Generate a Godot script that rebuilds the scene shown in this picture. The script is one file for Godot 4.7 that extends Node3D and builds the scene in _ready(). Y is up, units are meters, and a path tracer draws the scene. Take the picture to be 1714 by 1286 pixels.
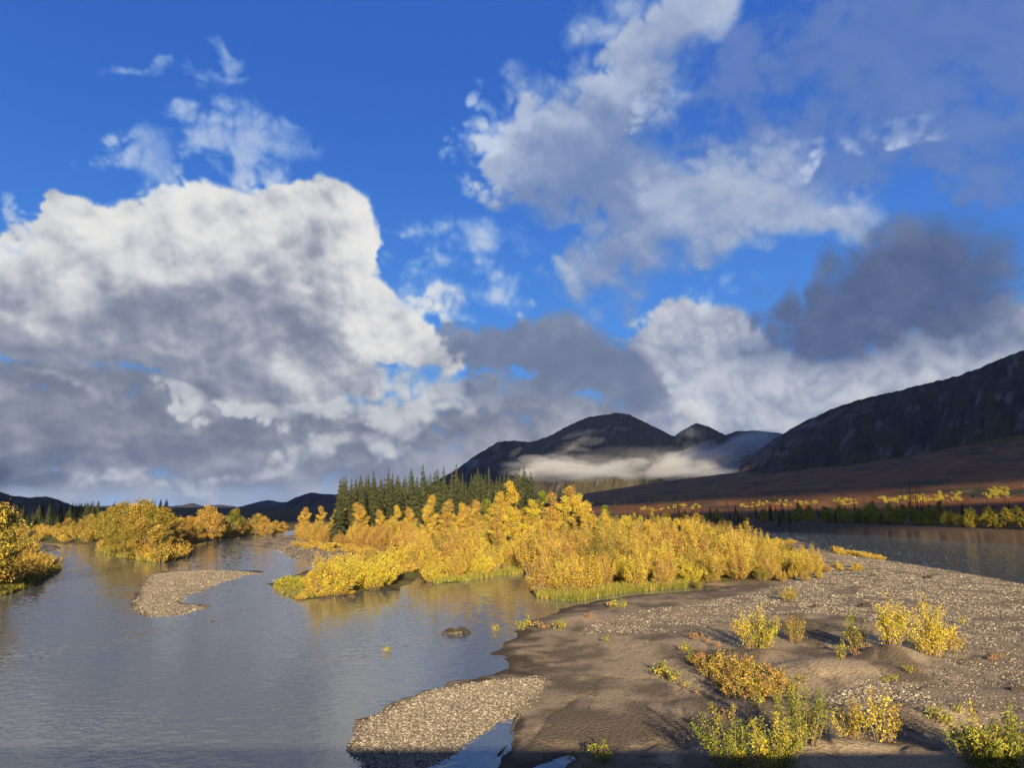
extends Node3D
# A braided river seen from a bridge: gravel bars, golden willows, spruces, dark mountains under broken cloud.

const FOCAL := 1288.0        # focal length of the photograph in its own pixels (1714 x 1286)
const HORIZON := 850.0       # row of the horizon in the photograph
const EYE := 8.0             # height of the lens above the water
var pitch := atan((HORIZON - 643.0) / FOCAL)
var noise_a := FastNoiseLite.new()
var noise_b := FastNoiseLite.new()
var noise_c := FastNoiseLite.new()
var taken := {}

# ---------------------------------------------------------------- directions and points from photograph pixels
func ray(px: float, py: float) -> Vector3:
	return Vector3((px - 857.0) / FOCAL, -(py - 643.0) / FOCAL, -1.0).rotated(Vector3.RIGHT, pitch).normalized()

func on_ground(px: float, py: float, level := 0.0) -> Vector3:     # where the line of sight meets a level plane
	var d := ray(px, py)
	return Vector3(0, EYE, 0) + d * ((level - EYE) / d.y)

func at_distance(px: float, py: float, dist: float) -> Vector3:    # a point at a known distance along the ground
	var d := ray(px, py)
	return Vector3(0, EYE, 0) + d * (dist / Vector2(d.x, d.z).length())

func outline(list: Array, level := 0.0) -> PackedVector2Array:
	var o := PackedVector2Array()
	for p in list:
		var g := on_ground(p[0], p[1], level)
		o.append(Vector2(g.x, g.z))
	return o

# ---------------------------------------------------------------- names and labels
func numbered(called: String) -> String:
	var n: int = taken.get(called, 0)
	taken[called] = n + 1
	return called if n == 0 else "%s_%03d" % [called, n]

func tag(o: Node, label: String, category: String, group := "") -> Node:
	o.set_meta("label", label)
	o.set_meta("category", category)
	if group:
		o.set_meta("group", group)
	return o

func thing(called: String, at: Vector3, label: String, category: String, group := "") -> Node3D:
	var o := Node3D.new()
	o.name = numbered(called)
	add_child(o)
	o.position = at
	tag(o, label, category, group)
	return o

func part(called: String, mesh: Mesh, material: Material, parent: Node, at := Vector3.ZERO) -> MeshInstance3D:
	var o := MeshInstance3D.new()
	o.name = called if parent != self else numbered(called)
	o.mesh = mesh
	if material:
		o.material_override = material
	parent.add_child(o, true)
	o.position = at
	return o

func setting(called: String, mesh: Mesh, material: Material) -> MeshInstance3D:
	var o := part(called, mesh, material, self)
	o.set_meta("kind", "structure")
	return o

func make_mesh(v: PackedVector3Array, idx: PackedInt32Array, col := PackedColorArray(), nrm := PackedVector3Array(), uv := PackedVector2Array()) -> ArrayMesh:
	var a := []
	a.resize(Mesh.ARRAY_MAX)
	a[Mesh.ARRAY_VERTEX] = v
	a[Mesh.ARRAY_INDEX] = idx
	if col.size():
		a[Mesh.ARRAY_COLOR] = col
	if nrm.size():
		a[Mesh.ARRAY_NORMAL] = nrm
	if uv.size():
		a[Mesh.ARRAY_TEX_UV] = uv
	var m := ArrayMesh.new()
	m.add_surface_from_arrays(Mesh.PRIMITIVE_TRIANGLES, a)
	return m

func lin(r: float, g: float, b: float) -> Color:     # an sRGB albedo from a real-world (linear) base colour
	return Color(r, g, b).linear_to_srgb()

func plain(c: Color, rough := 0.9) -> StandardMaterial3D:
	var m := StandardMaterial3D.new()
	m.albedo_color = c
	m.roughness = rough
	m.metallic_specular = 0.3
	return m

func coloured(rough := 0.9, spec := 0.3) -> StandardMaterial3D:      # takes its colour from the vertices
	var m := plain(Color.WHITE, rough)
	m.vertex_color_use_as_albedo = true
	m.metallic_specular = spec
	return m
const SUNWARD := Vector3(.083, .2446, .958)     # low, behind the camera and a little to the right

# ---------------------------------------------------------------- the sky: air and clouds, as a panorama of directions
const UNIT := 22.48          # sky units per degree, about a photograph pixel near the middle
class CloudBank:
	var puffs: PackedFloat32Array
	var box: Rect2
	var lit: Color
	var dark: Color
	var edge: float
	var rough: float
	var warp: float
	var relief: float
	var base: float
	var rise: float
	var most: float
	var more := 0.0
	var shaded := false

var banks: Array[CloudBank] = []   # back to front
var sky_rows := []
var sky_from := Vector4.ZERO # first azimuth, first elevation, step, columns

func sky_place(px: float, py: float) -> Vector2:
	var d := ray(px, py)
	return Vector2(rad_to_deg(atan2(d.x, -d.z)) * UNIT, rad_to_deg(asin(d.y)) * UNIT)

func bank(puffs: Array, o: Dictionary) -> void:
	var list := []
	for p in puffs:                       # [x, y, half width, half height, tilt in degrees (positive: right end up), lift]
		var c := sky_place(p[0], p[1])
		var kx := (sky_place(p[0] + 20.0, p[1]) - sky_place(p[0] - 20.0, p[1])).length() / 40.0
		var ky := (sky_place(p[0], p[1] + 20.0) - sky_place(p[0], p[1] - 20.0)).length() / 40.0
		var tilt := deg_to_rad(p[4])
		var size: float = o.get("shade_size", .84)
		list.append_array([c.x, c.y, cos(tilt), sin(tilt), 1.0 / (p[2] * kx * size), 1.0 / (p[3] * ky * size), p[5]])
	var k := CloudBank.new()
	for key in o:
		if not key.begins_with("shade"):
			k.set(key, o[key])
	for i in range(0, list.size(), 7):
		var reach: float = 1.62 / minf(list[i + 4], list[i + 5])
		list[i + 6] = [list[i + 6], reach]
		var r := Rect2(list[i] - reach - k.warp, list[i + 1] - reach - k.warp, 2.0 * (reach + k.warp), 2.0 * (reach + k.warp))
		k.box = r if i == 0 else k.box.merge(r)
	for q in list:
		if q is Array:
			k.puffs.append_array(q)
		else:
			k.puffs.append(q)
	if o.has("shade_self"):
		k.shaded = true
	banks.append(k)

func lay_out_clouds() -> void:
	# soft far haze cloud low on the left, grey with paler streaks
	bank([[150, 730, 420, 130, 0, .8], [120, 650, 260, 60, 0, .75], [320, 670, 200, 46, -4, .7], [480, 728, 330, 72, -3, .7], [760, 715, 240, 66, -8, .6], [300, 800, 420, 60, 0, .6], [640, 770, 260, 60, 0, .55], [900, 690, 180, 80, -10, .6], [40, 640, 150, 50, 0, .4], [840, 745, 220, 50, 0, .75], [1020, 735, 170, 55, 0, .75], [500, 770, 300, 55, 0, .7]],
		{"lit": Color(.70, .715, .75), "dark": Color(.455, .485, .565), "edge": .5, "rough": .42, "warp": 28.0, "relief": 0.9, "base": .42, "rise": .12, "most": 1.0, "more": .28})
	# white cumulus behind the dark one, over the saddle
	bank([[1160, 575, 130, 60, -8, .9], [1290, 640, 130, 75, -15, .8], [1180, 660, 150, 75, 0, .9], [1400, 660, 160, 80, 10, .7], [1060, 570, 60, 28, 0, .6], [1560, 600, 190, 90, 12, .55], [1690, 560, 90, 90, 0, .5], [1330, 720, 260, 60, 0, .7], [1600, 660, 260, 80, 8, .6], [1120, 730, 120, 50, 0, .6]],
		{"lit": Color(.84, .845, .86), "dark": Color(.52, .56, .67), "edge": .34, "rough": .26, "warp": 22.0, "relief": 0.6, "base": .62, "rise": .33, "most": .96})
	# streaks of white under the big cumulus
	bank([[285, 655, 60, 16, -20, .7], [430, 690, 80, 18, -24, .6], [520, 680, 70, 26, 8, .6], [690, 655, 110, 34, -10, .8], [620, 690, 100, 28, 0, .6], [90, 640, 60, 12, -12, .5], [200, 808, 60, 11, 0, .55], [300, 826, 110, 9, 0, .45], [560, 745, 120, 16, 12, .4], [380, 800, 90, 14, 16, .45], [1150, 700, 40, 42, -60, .6]],
		{"lit": Color(.88, .885, .885), "dark": Color(.60, .635, .70), "edge": .75, "rough": .55, "warp": 26.0, "relief": 0.6, "base": .62, "rise": .15, "most": .95, "more": .4, "shade_size": 1.0})
	# the big cumulus: white crown, grey heart and base
	bank([[40, 450, 95, 62, 0, .9], [95, 385, 62, 50, 0, .9], [225, 440, 130, 80, 0, 1.0], [350, 385, 110, 80, 0, 1.0], [470, 370, 90, 66, 0, .9], [540, 370, 84, 70, 0, 1.0], [590, 425, 62, 55, 0, .9], [480, 470, 180, 100, -15, 1.0], [640, 540, 130, 56, -34, 1.0], [710, 590, 56, 36, -20, .8], [150, 520, 230, 80, 0, 1.0], [350, 570, 280, 70, -6, 1.0], [450, 625, 190, 40, -4, .85], [60, 570, 140, 34, 0, .6], [740, 500, 60, 40, 0, .3]],
		{"lit": Color(.945, .94, .925), "dark": Color(.46, .495, .59), "edge": .28, "rough": .25, "warp": 22.0, "relief": 0.7, "base": .80, "rise": .0, "most": 1.0, "shade_self": true})
	# grey bank in the middle, and its ragged right end
	bank([[840, 585, 105, 50, -10, .9], [955, 612, 125, 58, -14, 1.0], [1050, 652, 66, 50, -35, .8], [900, 556, 80, 32, 0, .7], [830, 650, 110, 34, 0, .5]],
		{"lit": Color(.60, .635, .715), "dark": Color(.41, .455, .57), "shade_size": .95, "edge": .6, "rough": .42, "warp": 24.0, "relief": 0.5, "base": .3, "rise": -.12, "most": .97})
	# thin veil, upper right
	bank([[1350, 130, 260, 130, 20, .75], [1580, 110, 260, 150, 10, .9], [1240, 230, 150, 120, 40, .6], [1690, 260, 150, 120, 0, .75], [1600, 300, 60, 50, 0, .6], [1480, 30, 300, 70, 0, .75]],
		{"lit": Color(.47, .565, .78), "dark": Color(.355, .46, .70), "edge": .9, "rough": .55, "warp": 40.0, "relief": .3, "base": .5, "rise": .2, "most": .8, "more": .25, "shade_size": 1.0})
	# long soft cloud falling from the top to the middle right
	bank([[1070, 110, 190, 62, 38, .95], [920, 225, 110, 80, 35, .85], [1010, 30, 90, 50, 20, .35], [860, 140, 40, 44, 40, .3], [1030, 310, 150, 70, -25, .9], [1180, 350, 170, 66, -4, .95], [1330, 355, 120, 40, -6, .7], [1040, 420, 130, 70, 25, .8], [1160, 410, 130, 60, 15, .6], [870, 310, 80, 60, 0, .6], [1080, 200, 60, 44, 20, .4], [1190, 290, 140, 50, 10, .4]],
		{"lit": Color(.78, .81, .87), "dark": Color(.45, .53, .70), "edge": .75, "rough": .34, "warp": 28.0, "relief": 0.5, "base": .66, "rise": .0, "most": .93, "more": .36, "shade_size": 1.0, "shade_self": true})
	# dark cloud on the right
	bank([[1500, 450, 160, 78, 4, 1.0], [1400, 510, 150, 66, 20, 1.0], [1560, 520, 150, 60, 0, .9], [1640, 440, 60, 60, 0, .6], [1290, 565, 70, 34, 30, .7], [1450, 575, 190, 55, 0, .6], [1640, 560, 120, 50, 0, .5]],
		{"lit": Color(.45, .50, .63), "dark": Color(.315, .375, .52), "shade_size": 1.02, "edge": .85, "rough": .42, "warp": 24.0, "relief": .6, "base": .4, "rise": .2, "most": .97})
	# wisps in the blue
	bank([[205, 265, 66, 46, 28, 1.0], [400, 240, 105, 54, -12, 1.0], [290, 140, 84, 13, 14, .75], [355, 100, 40, 18, -10, .35], [430, 190, 40, 18, 0, .4], [250, 300, 60, 30, 60, .45], [780, 420, 95, 46, -12, .62], [760, 395, 90, 14, 6, .55], [700, 480, 60, 30, 10, .45], [820, 130, 34, 30, 30, .5], [815, 205, 46, 26, 20, .55], [800, 310, 40, 30, -10, .5], [1450, 208, 110, 13, 2, .35], [930, 470, 50, 30, -20, .5], [1130, 470, 30, 16, 0, .35], [1210, 495, 60, 16, 0, .35], [1440, 300, 34, 14, 0, .0], [1100, 185, 52, 34, 24, .5], [5, 385, 16, 34, 0, .6], [480, 295, 50, 16, 0, .6]],
		{"lit": Color(.84, .87, .92), "dark": Color(.56, .66, .86), "edge": 1.3, "rough": .8, "warp": 38.0, "relief": 0.5, "base": .62, "rise": .1, "most": .86, "more": .3, "shade_size": 1.0})

func soft(b: float) -> float:
	return .5 + .5 * tanh((b - .5) * 2.0) * 1.04

func cloud_depth(bk: CloudBank, wx: float, wy: float) -> float:      # how deep a line of sight lies in a bank
	var puffs := bk.puffs
	var f := -1.0
	var rest := 0.0
	for i in range(0, puffs.size(), 8):
		var dx := wx - puffs[i]
		var dy := wy - puffs[i + 1]
		var reach := puffs[i + 7]
		if absf(dx) > reach or absf(dy) > reach:
			continue
		var u := (dx * puffs[i + 2] + dy * puffs[i + 3]) * puffs[i + 4]
		var v := (dy * puffs[i + 2] - dx * puffs[i + 3]) * puffs[i + 5]
		var q := u * u + v * v
		if q < 2.6:
			var g := puffs[i + 6] * (1.0 - .5 * q) if q < 1.0 else puffs[i + 6] * .5 - 1.15 * (sqrt(q) - 1.0)
			if g > f:
				rest = f
				f = g
			elif g > rest:
				rest = g
	return f + .22 * maxf(rest, 0.0)

func sky_color(azimuth: float, elevation: float) -> Color:
	var a := deg_to_rad(azimuth)
	var e := deg_to_rad(elevation)
	var d := Vector3(sin(a) * cos(e), sin(e), -cos(a) * cos(e))
	# clear air
	var up := clampf(elevation / 38.0, 0.0, 1.6)
	var air := Color(.365, .63, .945).lerp(Color(.205, .40, .76), smoothstep(.0, .95, up)).lerp(Color(.15, .33, .68), smoothstep(.9, 1.6, up))
	air = air.lerp(Color(.66, .76, .90), .75 * exp(-maxf(elevation, 0.0) / 3.6))
	# noises of several sizes, the same everywhere round the sky
	var p := d * 100.0
	var w1 := noise_a.get_noise_3d(p.x * 1.0, p.y * 1.25, p.z * 1.0)
	var w2 := noise_a.get_noise_3d(p.x + 411.0, p.y * 1.25 - 73.0, p.z + 37.0)
	var big := noise_b.get_noise_3d(p.x, p.y * 1.15, p.z)
	var fine := -noise_c.get_noise_3d(p.x, p.y, p.z)
	var sunward := d + Vector3(.012, .022, 0.0)
	sunward *= 100.0
	var relief := .8 * (big - noise_b.get_noise_3d(sunward.x, sunward.y * 1.15, sunward.z)) + .5 * w1
	var sun_fine := d * 100.0 + Vector3(.3, .7, 0.0)
	relief += .28 * (fine + noise_c.get_noise_3d(sun_fine.x, sun_fine.y, sun_fine.z))
	var c := air
	var x := azimuth * UNIT
	var y := elevation * UNIT
	# away from the frame the same kind of broken cloud goes on
	var beyond := maxf(smoothstep(36.0, 50.0, absf(azimuth)), smoothstep(35.0, 46.0, elevation))
	if beyond > 0.0:
		var cover := noise_b.get_noise_3d(p.x * .42 + 90.0, p.y * 1.1, p.z * .42) + .35 * big + .18 * fine + .27 - .25 * smoothstep(30.0, 80.0, elevation)
		var thick := smoothstep(.0, .26, cover)
		var b := soft(.62 + .8 * relief - .9 * cover)
		c = c.lerp(Color(.45, .49, .58).lerp(Color(.93, .93, .92), b), thick * beyond * .95)
		var low := smoothstep(.0, .3, noise_b.get_noise_3d(p.x * .5, p.y * 2.2 + 50.0, p.z * .5) + .42 - elevation / 26.0)
		c = c.lerp(Color(.45, .48, .56).lerp(Color(.72, .735, .765), soft(.45 + .8 * relief + .4 * w2)), low * beyond)
	if beyond < 1.0:
		for bk in banks:
			if not bk.box.has_point(Vector2(x, y)):
				continue
			var wx := x + bk.warp * (1.5 * w1 + 1.3 * fine)
			var wy := y + bk.warp * (1.5 * w2 + 1.1 * big)
			var f := cloud_depth(bk, wx, wy)
			if f <= -.45:
				continue
			f += bk.rough * (1.25 * big + .8 * (fine + bk.more) + .3 * w1)
			var alpha := smoothstep(.0, bk.edge, f) * bk.most * (1.0 - beyond)
			if alpha <= 0.002:
				continue
			var b := bk.base + bk.relief * relief + bk.rise * (big + fine)
			if bk.shaded:                     # cloud higher up, towards the sun, takes the light from what lies below it
				var over := .55 * maxf(cloud_depth(bk, wx + 26.0, wy + 70.0), 0.0) + .65 * maxf(cloud_depth(bk, wx + 60.0, wy + 150.0), 0.0)
				b -= .78 * (1.0 - exp(-1.25 * over * over))
			b -= .16 * (smoothstep(.35, 1.3, f) - .4)
			c = c.lerp(bk.dark.lerp(bk.lit, soft(b)), alpha)
	return c

func sky_row(n: int) -> void:
	var row := PackedByteArray()
	var w := int(sky_from.w)
	row.resize(w * 4)
	var rng := RandomNumberGenerator.new()
	rng.seed = 77 + n
	for i in w:
		var c := sky_color(sky_from.x + (i + .5) * sky_from.z, sky_from.y - (n + .5) * sky_from.z)
		var dither := rng.randf()
		row[i * 4] = clampi(int(c.r * 255.0 + dither), 0, 255)
		row[i * 4 + 1] = clampi(int(c.g * 255.0 + dither), 0, 255)
		row[i * 4 + 2] = clampi(int(c.b * 255.0 + dither), 0, 255)
		row[i * 4 + 3] = 255
	sky_rows[n] = row

func sky_picture(az0: float, el0: float, step: float, w: int, h: int) -> Image:
	sky_from = Vector4(az0, el0, step, w)
	sky_rows = []
	sky_rows.resize(h)
	WorkerThreadPool.wait_for_group_task_completion(WorkerThreadPool.add_group_task(sky_row, h))
	var all := PackedByteArray()
	for r in sky_rows:
		all.append_array(r)
	return Image.create_from_data(w, h, false, Image.FORMAT_RGBA8, all)

func set_noises() -> void:
	for n: FastNoiseLite in [noise_a, noise_b, noise_c]:
		n.noise_type = FastNoiseLite.TYPE_SIMPLEX_SMOOTH
		n.fractal_type = FastNoiseLite.FRACTAL_FBM
		n.fractal_gain = .5
	noise_a.seed = 11
	noise_a.frequency = .045
	noise_a.fractal_octaves = 3
	noise_b.seed = 23
	noise_b.frequency = .11
	noise_b.fractal_octaves = 4
	noise_c.seed = 5
	noise_c.frequency = .20
	noise_c.fractal_octaves = 5
	noise_c.fractal_gain = .54
	noise_c.fractal_type = FastNoiseLite.FRACTAL_RIDGED

func build_sky() -> ImageTexture:
	lay_out_clouds()
	var upper := sky_picture(-180.0, 90.0, 360.0 / 640.0, 640, 161)
	var whole := Image.create(640, 320, false, Image.FORMAT_RGBA8)
	whole.fill(Color(.42, .43, .43))
	whole.blit_rect(upper, Rect2i(0, 0, 640, 161), Vector2i.ZERO)
	whole.resize(4096, 2048, Image.INTERPOLATE_CUBIC)
	var step := 360.0 / 4096.0
	var near := sky_picture(-430 * step, 424 * step, step, 860, 426)
	whole.blit_rect(near, Rect2i(0, 0, 860, 426), Vector2i(2048 - 430, 1024 - 424))
	var turned := Image.create(4096, 2048, false, Image.FORMAT_RGBA8)      # Godot's panoramas begin at -Z
	turned.blit_rect(whole, Rect2i(2048, 0, 2048, 2048), Vector2i.ZERO)
	turned.blit_rect(whole, Rect2i(0, 0, 2048, 2048), Vector2i(2048, 0))
	return ImageTexture.create_from_image(turned)

# ---------------------------------------------------------------- the ground: river bed, bars, banks and the valley floor as one sheet
var lands := []              # outlines of dry land: points, box, height, slope
var pools := []
var gravels := []
var woods := []
var humps := []
var tundra := FastNoiseLite.new()
var lump := FastNoiseLite.new()

func land(list: Array, height: float, slope: float) -> void:
	var o := outline(list)
	lands.append({"o": o, "box": around(o).grow(14.0), "height": height, "slope": slope})

func around(o: PackedVector2Array) -> Rect2:
	var r := Rect2(o[0], Vector2.ZERO)
	for p in o:
		r = r.expand(p)
	return r

func inside_by(o: PackedVector2Array, p: Vector2) -> float:      # metres inside an outline (negative: outside)
	var near := 1e12
	var within := false
	var n := o.size()
	var a := o[n - 1]
	for i in n:
		var b := o[i]
		var e := b - a
		var w := p - a
		var t := clampf(w.dot(e) / e.length_squared(), 0.0, 1.0)
		near = minf(near, (w - e * t).length_squared())
		if (a.y > p.y) != (b.y > p.y) and p.x < e.x * (p.y - a.y) / e.y + a.x:
			within = not within
		a = b
	return sqrt(near) if within else -sqrt(near)

func column_of(x: float, z: float) -> float:         # the photograph column a ground point lies in
	return 857.0 + x / maxf(-z, .5) * FOCAL * cos(pitch)

func foot_of_hills(px: float) -> float:              # row where the tundra meets the mountains
	var rows := [[600, 850], [900, 842], [1000, 826], [1100, 813], [1200, 803], [1300, 798], [1400, 790], [1500, 779], [1600, 767], [1714, 754], [1950, 728], [2400, 700]]
	if px <= 600.0:
		return 850.0
	for i in range(1, rows.size()):
		if px < rows[i][0]:
			return lerpf(rows[i - 1][1], rows[i][1], (px - rows[i - 1][0]) / float(rows[i][0] - rows[i - 1][0]))
	return 700.0

func height_at(x: float, z: float) -> float:
	var p := Vector2(x, z)
	var d := p.length()
	var wob := lump.get_noise_2d(x * 3.0, z * 3.0)
	var h := -1.1
	var k := 0
	for l in lands:
		var box: Rect2 = l.box
		if box.has_point(p) and (k or d > 90.0):
			var s := inside_by(l.o, p) + wob * clampf(d * .012, .25, 1.6)
			var top: float = l.height
			if k == 0:
				top = lerpf(.8, 2.7, smoothstep(950.0, 1250.0, column_of(x, z)))
			var slope: float = l.slope if k else lerpf(.12, .8, smoothstep(950.0, 1250.0, column_of(x, z)))
			h = maxf(h, top * (1.0 - exp(-s * slope / top)) if s > 0.0 else maxf(-1.1, s * .11))
		k += 1
	if h > 0.0:
		h += clampf(h * 1.5, 0.0, 1.0) * (.10 * lump.get_noise_2d(x * 2.0 + 90.0, z * 2.0) + .16 * lump.get_noise_2d(x * .5, z * .5 + 40.0))
		if d < 110.0:
			h -= .07 * minf(h * 3.0, 1.0) * smoothstep(.80, .97, 1.0 - absf(lump.get_noise_2d(x * 1.7 + z * .6 + 210.0, z * .8 - x * .3)) * 2.2)
		for g in humps:
			var q: float = Vector2((x - g[0]) / g[2], (z - g[1]) / g[3]).length_squared()
			if q < 6.0:
				h += g[4] * exp(-q)
	for o in pools:
		var box: Rect2 = o.box
		if box.has_point(p):
			var s := inside_by(o.o, p) + .35 * wob
			if s > -1.2:
				h = lerpf(h, minf(h, -.05), smoothstep(-1.2, .25, s))
	if d > 380.0:
		var hj := EYE + (850.0 - foot_of_hills(column_of(x, z))) / FOCAL * 2400.0
		var t := clampf((d - 380.0) / 2020.0, 0.0, 1.35)
		h += (hj - 3.0) * pow(t, 1.25) * 1.0 + 2.5 * smoothstep(380.0, 900.0, d) * tundra.get_noise_2d(x * .3, z * .3)
		h -= maxf(0.0, d - 3200.0) * .004 * smoothstep(3200.0, 5000.0, d) * (1.0 if column_of(x, z) > 900.0 else .3)
	return h

var ground_cols := 0
var ground_xs := PackedFloat32Array()
var ground_ds := PackedFloat32Array()

func ground_colour(x: float, z: float, h: float) -> Color:
	var p := Vector2(x, z)
	var d := p.length()
	var n := lump.get_noise_2d(x * 1.3 + 300.0, z * 1.3)
	var n2 := lump.get_noise_2d(x * 5.0, z * 5.0 - 200.0)
	var n3 := tundra.get_noise_2d(x * 2.2, z * .7)
	var px := column_of(x, z)
	if h < -.02:
		return Color(.060, .050, .036).lerp(Color(.11, .095, .07), clampf(.5 + n2, 0, 1))
	if d > 250.0 or (d > 195.0 and px > 1150.0):
		var t := Color(.14, .058, .022).lerp(Color(.25, .10, .032), clampf(.45 + 1.3 * n3, 0, 1))
		t = t.lerp(Color(.035, .036, .02), smoothstep(.1, .45, tundra.get_noise_2d(x * .8 + 70.0, z * .35)))
		t = t.lerp(Color(.20, .13, .05), .8 * smoothstep(.25, .5, tundra.get_noise_2d(x * 1.2 - 170.0, z * .3)))
		if px < 900.0:
			t = t.lerp(Color(.032, .036, .022), smoothstep(900.0, 700.0, px) * .85)
		if d < 420.0:
			var bank := Color(.095, .070, .045).lerp(Color(.13, .085, .045), clampf(.5 + 1.5 * n2, 0, 1)) if px > 1000.0 else Color(.14, .11, .045)
			t = bank.lerp(t, smoothstep(300.0, 420.0, d + 40.0 * n))
		return t
	# silt and sand, darker where damp
	var run := lump.get_noise_2d(x * 2.4 + z * .5 + 60.0, z * .7 - x * .2)
	var dry := smoothstep(-.28, .24, .7 * n + .75 * run + .3 * n2)
	var c := Color(.15, .122, .09).lerp(Color(.34, .275, .19), dry)
	c = c.lerp(Color(.075, .062, .046), 1.0 - smoothstep(.01, .12, h + .09 * n2))
	for g in gravels:
		var box: Rect2 = g.box
		if box.has_point(p):
			c = c.lerp(Color(.17, .14, .105).lerp(Color(.27, .225, .17), clampf(.5 + n2, 0, 1)), smoothstep(-.8, .8, inside_by(g.o, p) + 1.6 * n2))
	for g in woods:
		var box: Rect2 = g.box
		if box.has_point(p):
			c = c.lerp(Color(.11, .075, .03).lerp(Color(.12, .14, .03), clampf(.4 + 1.5 * n2, 0, 1)), smoothstep(-.6, 1.2, inside_by(g.o, p) + n2))
	return c

func region(list: Array, level := .3) -> Dictionary:
	var o := outline(list, level)
	return {"o": o, "box": around(o).grow(3.0)}

func lay_out_land() -> void:
	lump.seed = 4
	lump.frequency = .09
	lump.fractal_octaves = 4
	tundra.seed = 9
	tundra.frequency = .011
	tundra.fractal_octaves = 5
	# far shore and all behind it
	land([[-700, 903], [-300, 905], [58, 907], [120, 911], [172, 911], [160, 923], [187, 930], [222, 938], [262, 943], [297, 938], [318, 932], [321, 924], [306, 917], [330, 910], [379, 902], [423, 897], [467, 892], [490, 888], [600, 885], [900, 884], [1100, 885], [1264, 889], [1369, 892], [1448, 896], [1526, 902], [1605, 906], [1714, 912], [2000, 930], [2500, 970], [3600, 1000], [5000, 851.6], [857, 850.25], [-3500, 851.6], [-1500, 890]], 1.0, .3)
	# the wooded island with its spit
	land([[455, 980], [476, 986], [476, 1000], [502, 1004], [555, 1000], [618, 991], [660, 984], [681, 978], [700, 967], [715, 972], [726, 977], [752, 977], [791, 970], [831, 963], [859, 961], [889, 957], [893, 975], [889, 991], [902, 1000], [942, 1005], [981, 1003], [1018, 995], [1050, 991], [1086, 988], [1112, 986], [1186, 984], [1280, 984], [1380, 972], [1478, 938], [1440, 928], [1390, 921], [1350, 919], [1290, 920], [1240, 899], [1150, 893], [1000, 891], [800, 890], [600, 891], [520, 893], [481, 897], [437, 904], [394, 908], [410, 913], [450, 917], [476, 928], [502, 938], [547, 944], [529, 952], [502, 960], [455, 977]], .7, .10)
	# the near bar
	land([[582, 1256], [592, 1227], [597, 1205], [633, 1192], [662, 1176], [704, 1156], [749, 1150], [755, 1140], [787, 1136], [826, 1129], [848, 1118], [844, 1099], [826, 1096], [842, 1079], [858, 1067], [868, 1055], [880, 1040], [906, 1036], [922, 1031], [935, 1021], [967, 1012], [999, 1006], [1031, 1000], [1063, 995], [1100, 992], [1190, 987], [1250, 972], [1400, 942], [1478, 936], [1526, 945], [1584, 953], [1631, 961], [1714, 976], [1900, 1012], [2300, 1090], [2900, 1300], [3400, 1700], [900, 1700], [700, 1400], [640, 1310], [614, 1284]], .75, .045)
	# gravel bar in the left channel
	land([[219, 1016], [232, 1026], [251, 1032], [292, 1031], [325, 1024], [354, 1016], [344, 1012], [300, 1010], [315, 997], [350, 984], [394, 967], [443, 957], [423, 955], [335, 955], [277, 955], [251, 961], [242, 978], [225, 996]], .35, .06)
	# near left bank
	land([[-900, 1150], [-300, 1060], [0, 997], [35, 985], [73, 973], [99, 956], [103, 948], [87, 937], [58, 926], [102, 920], [95, 914], [58, 912], [29, 909], [-150, 910], [-700, 915]], .8, .16)
	# islet in the right channel
	land([[1262, 907], [1300, 903], [1350, 909], [1345, 916], [1280, 916]], .35, .1)
	for l in [[[715, 1300], [740, 1280], [771, 1262], [791, 1246], [806, 1236], [822, 1222], [836, 1208], [852, 1200], [856, 1214], [848, 1233], [836, 1256], [822, 1286], [812, 1306]], [[890, 1300], [905, 1284], [930, 1272], [952, 1264], [958, 1268], [935, 1282], [920, 1300]], [[1040, 995], [1100, 992], [1170, 986], [1186, 983], [1120, 987], [1060, 991]]]:
		pools.append(region(l, .05))
	gravels.append(region([[565, 1266], [580, 1225], [588, 1200], [655, 1168], [700, 1149], [748, 1136], [826, 1127], [900, 1122], [925, 1135], [900, 1170], [870, 1195], [820, 1225], [780, 1255], [730, 1270], [620, 1290]]))
	gravels.append(region([[1390, 925], [1480, 934], [1584, 951], [1714, 974], [2000, 1030], [2300, 1100], [2300, 1300], [1760, 1300], [1600, 1190], [1530, 1150], [1560, 1100], [1440, 1040], [1330, 1030], [1230, 1045], [1150, 1060], [960, 1062], [985, 1040], [1100, 1020], [1220, 1000], [1330, 970]]))
	gravels.append(region([[216, 1017], [251, 1034], [292, 1033], [356, 1016], [344, 1011], [302, 1009], [350, 985], [446, 957], [335, 953], [250, 960]], .15))
	gravels.append(region([[1345, 1180], [1440, 1150], [1530, 1155], [1600, 1190], [1560, 1210], [1470, 1190], [1390, 1190]]))
	gravels.append(region([[440, 915], [500, 905], [580, 912], [590, 928], [560, 940], [500, 940], [470, 928]]))
	woods.append(region([[500, 1000], [610, 985], [672, 978], [700, 966], [726, 975], [790, 968], [889, 955], [893, 990], [945, 1003], [1020, 992], [1110, 984], [1200, 975], [1300, 972], [1390, 955], [1340, 930], [1240, 902], [1000, 894], [600, 894], [500, 898], [590, 915], [600, 935], [490, 965]]))
	woods.append(region([[165, 925], [222, 936], [262, 941], [316, 931], [330, 912], [467, 893], [500, 880], [40, 880], [-300, 885], [-300, 904], [170, 910]]))
	woods.append(region([[-500, 1080], [0, 992], [70, 970], [98, 950], [80, 938], [20, 912], [-400, 914]]))
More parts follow.
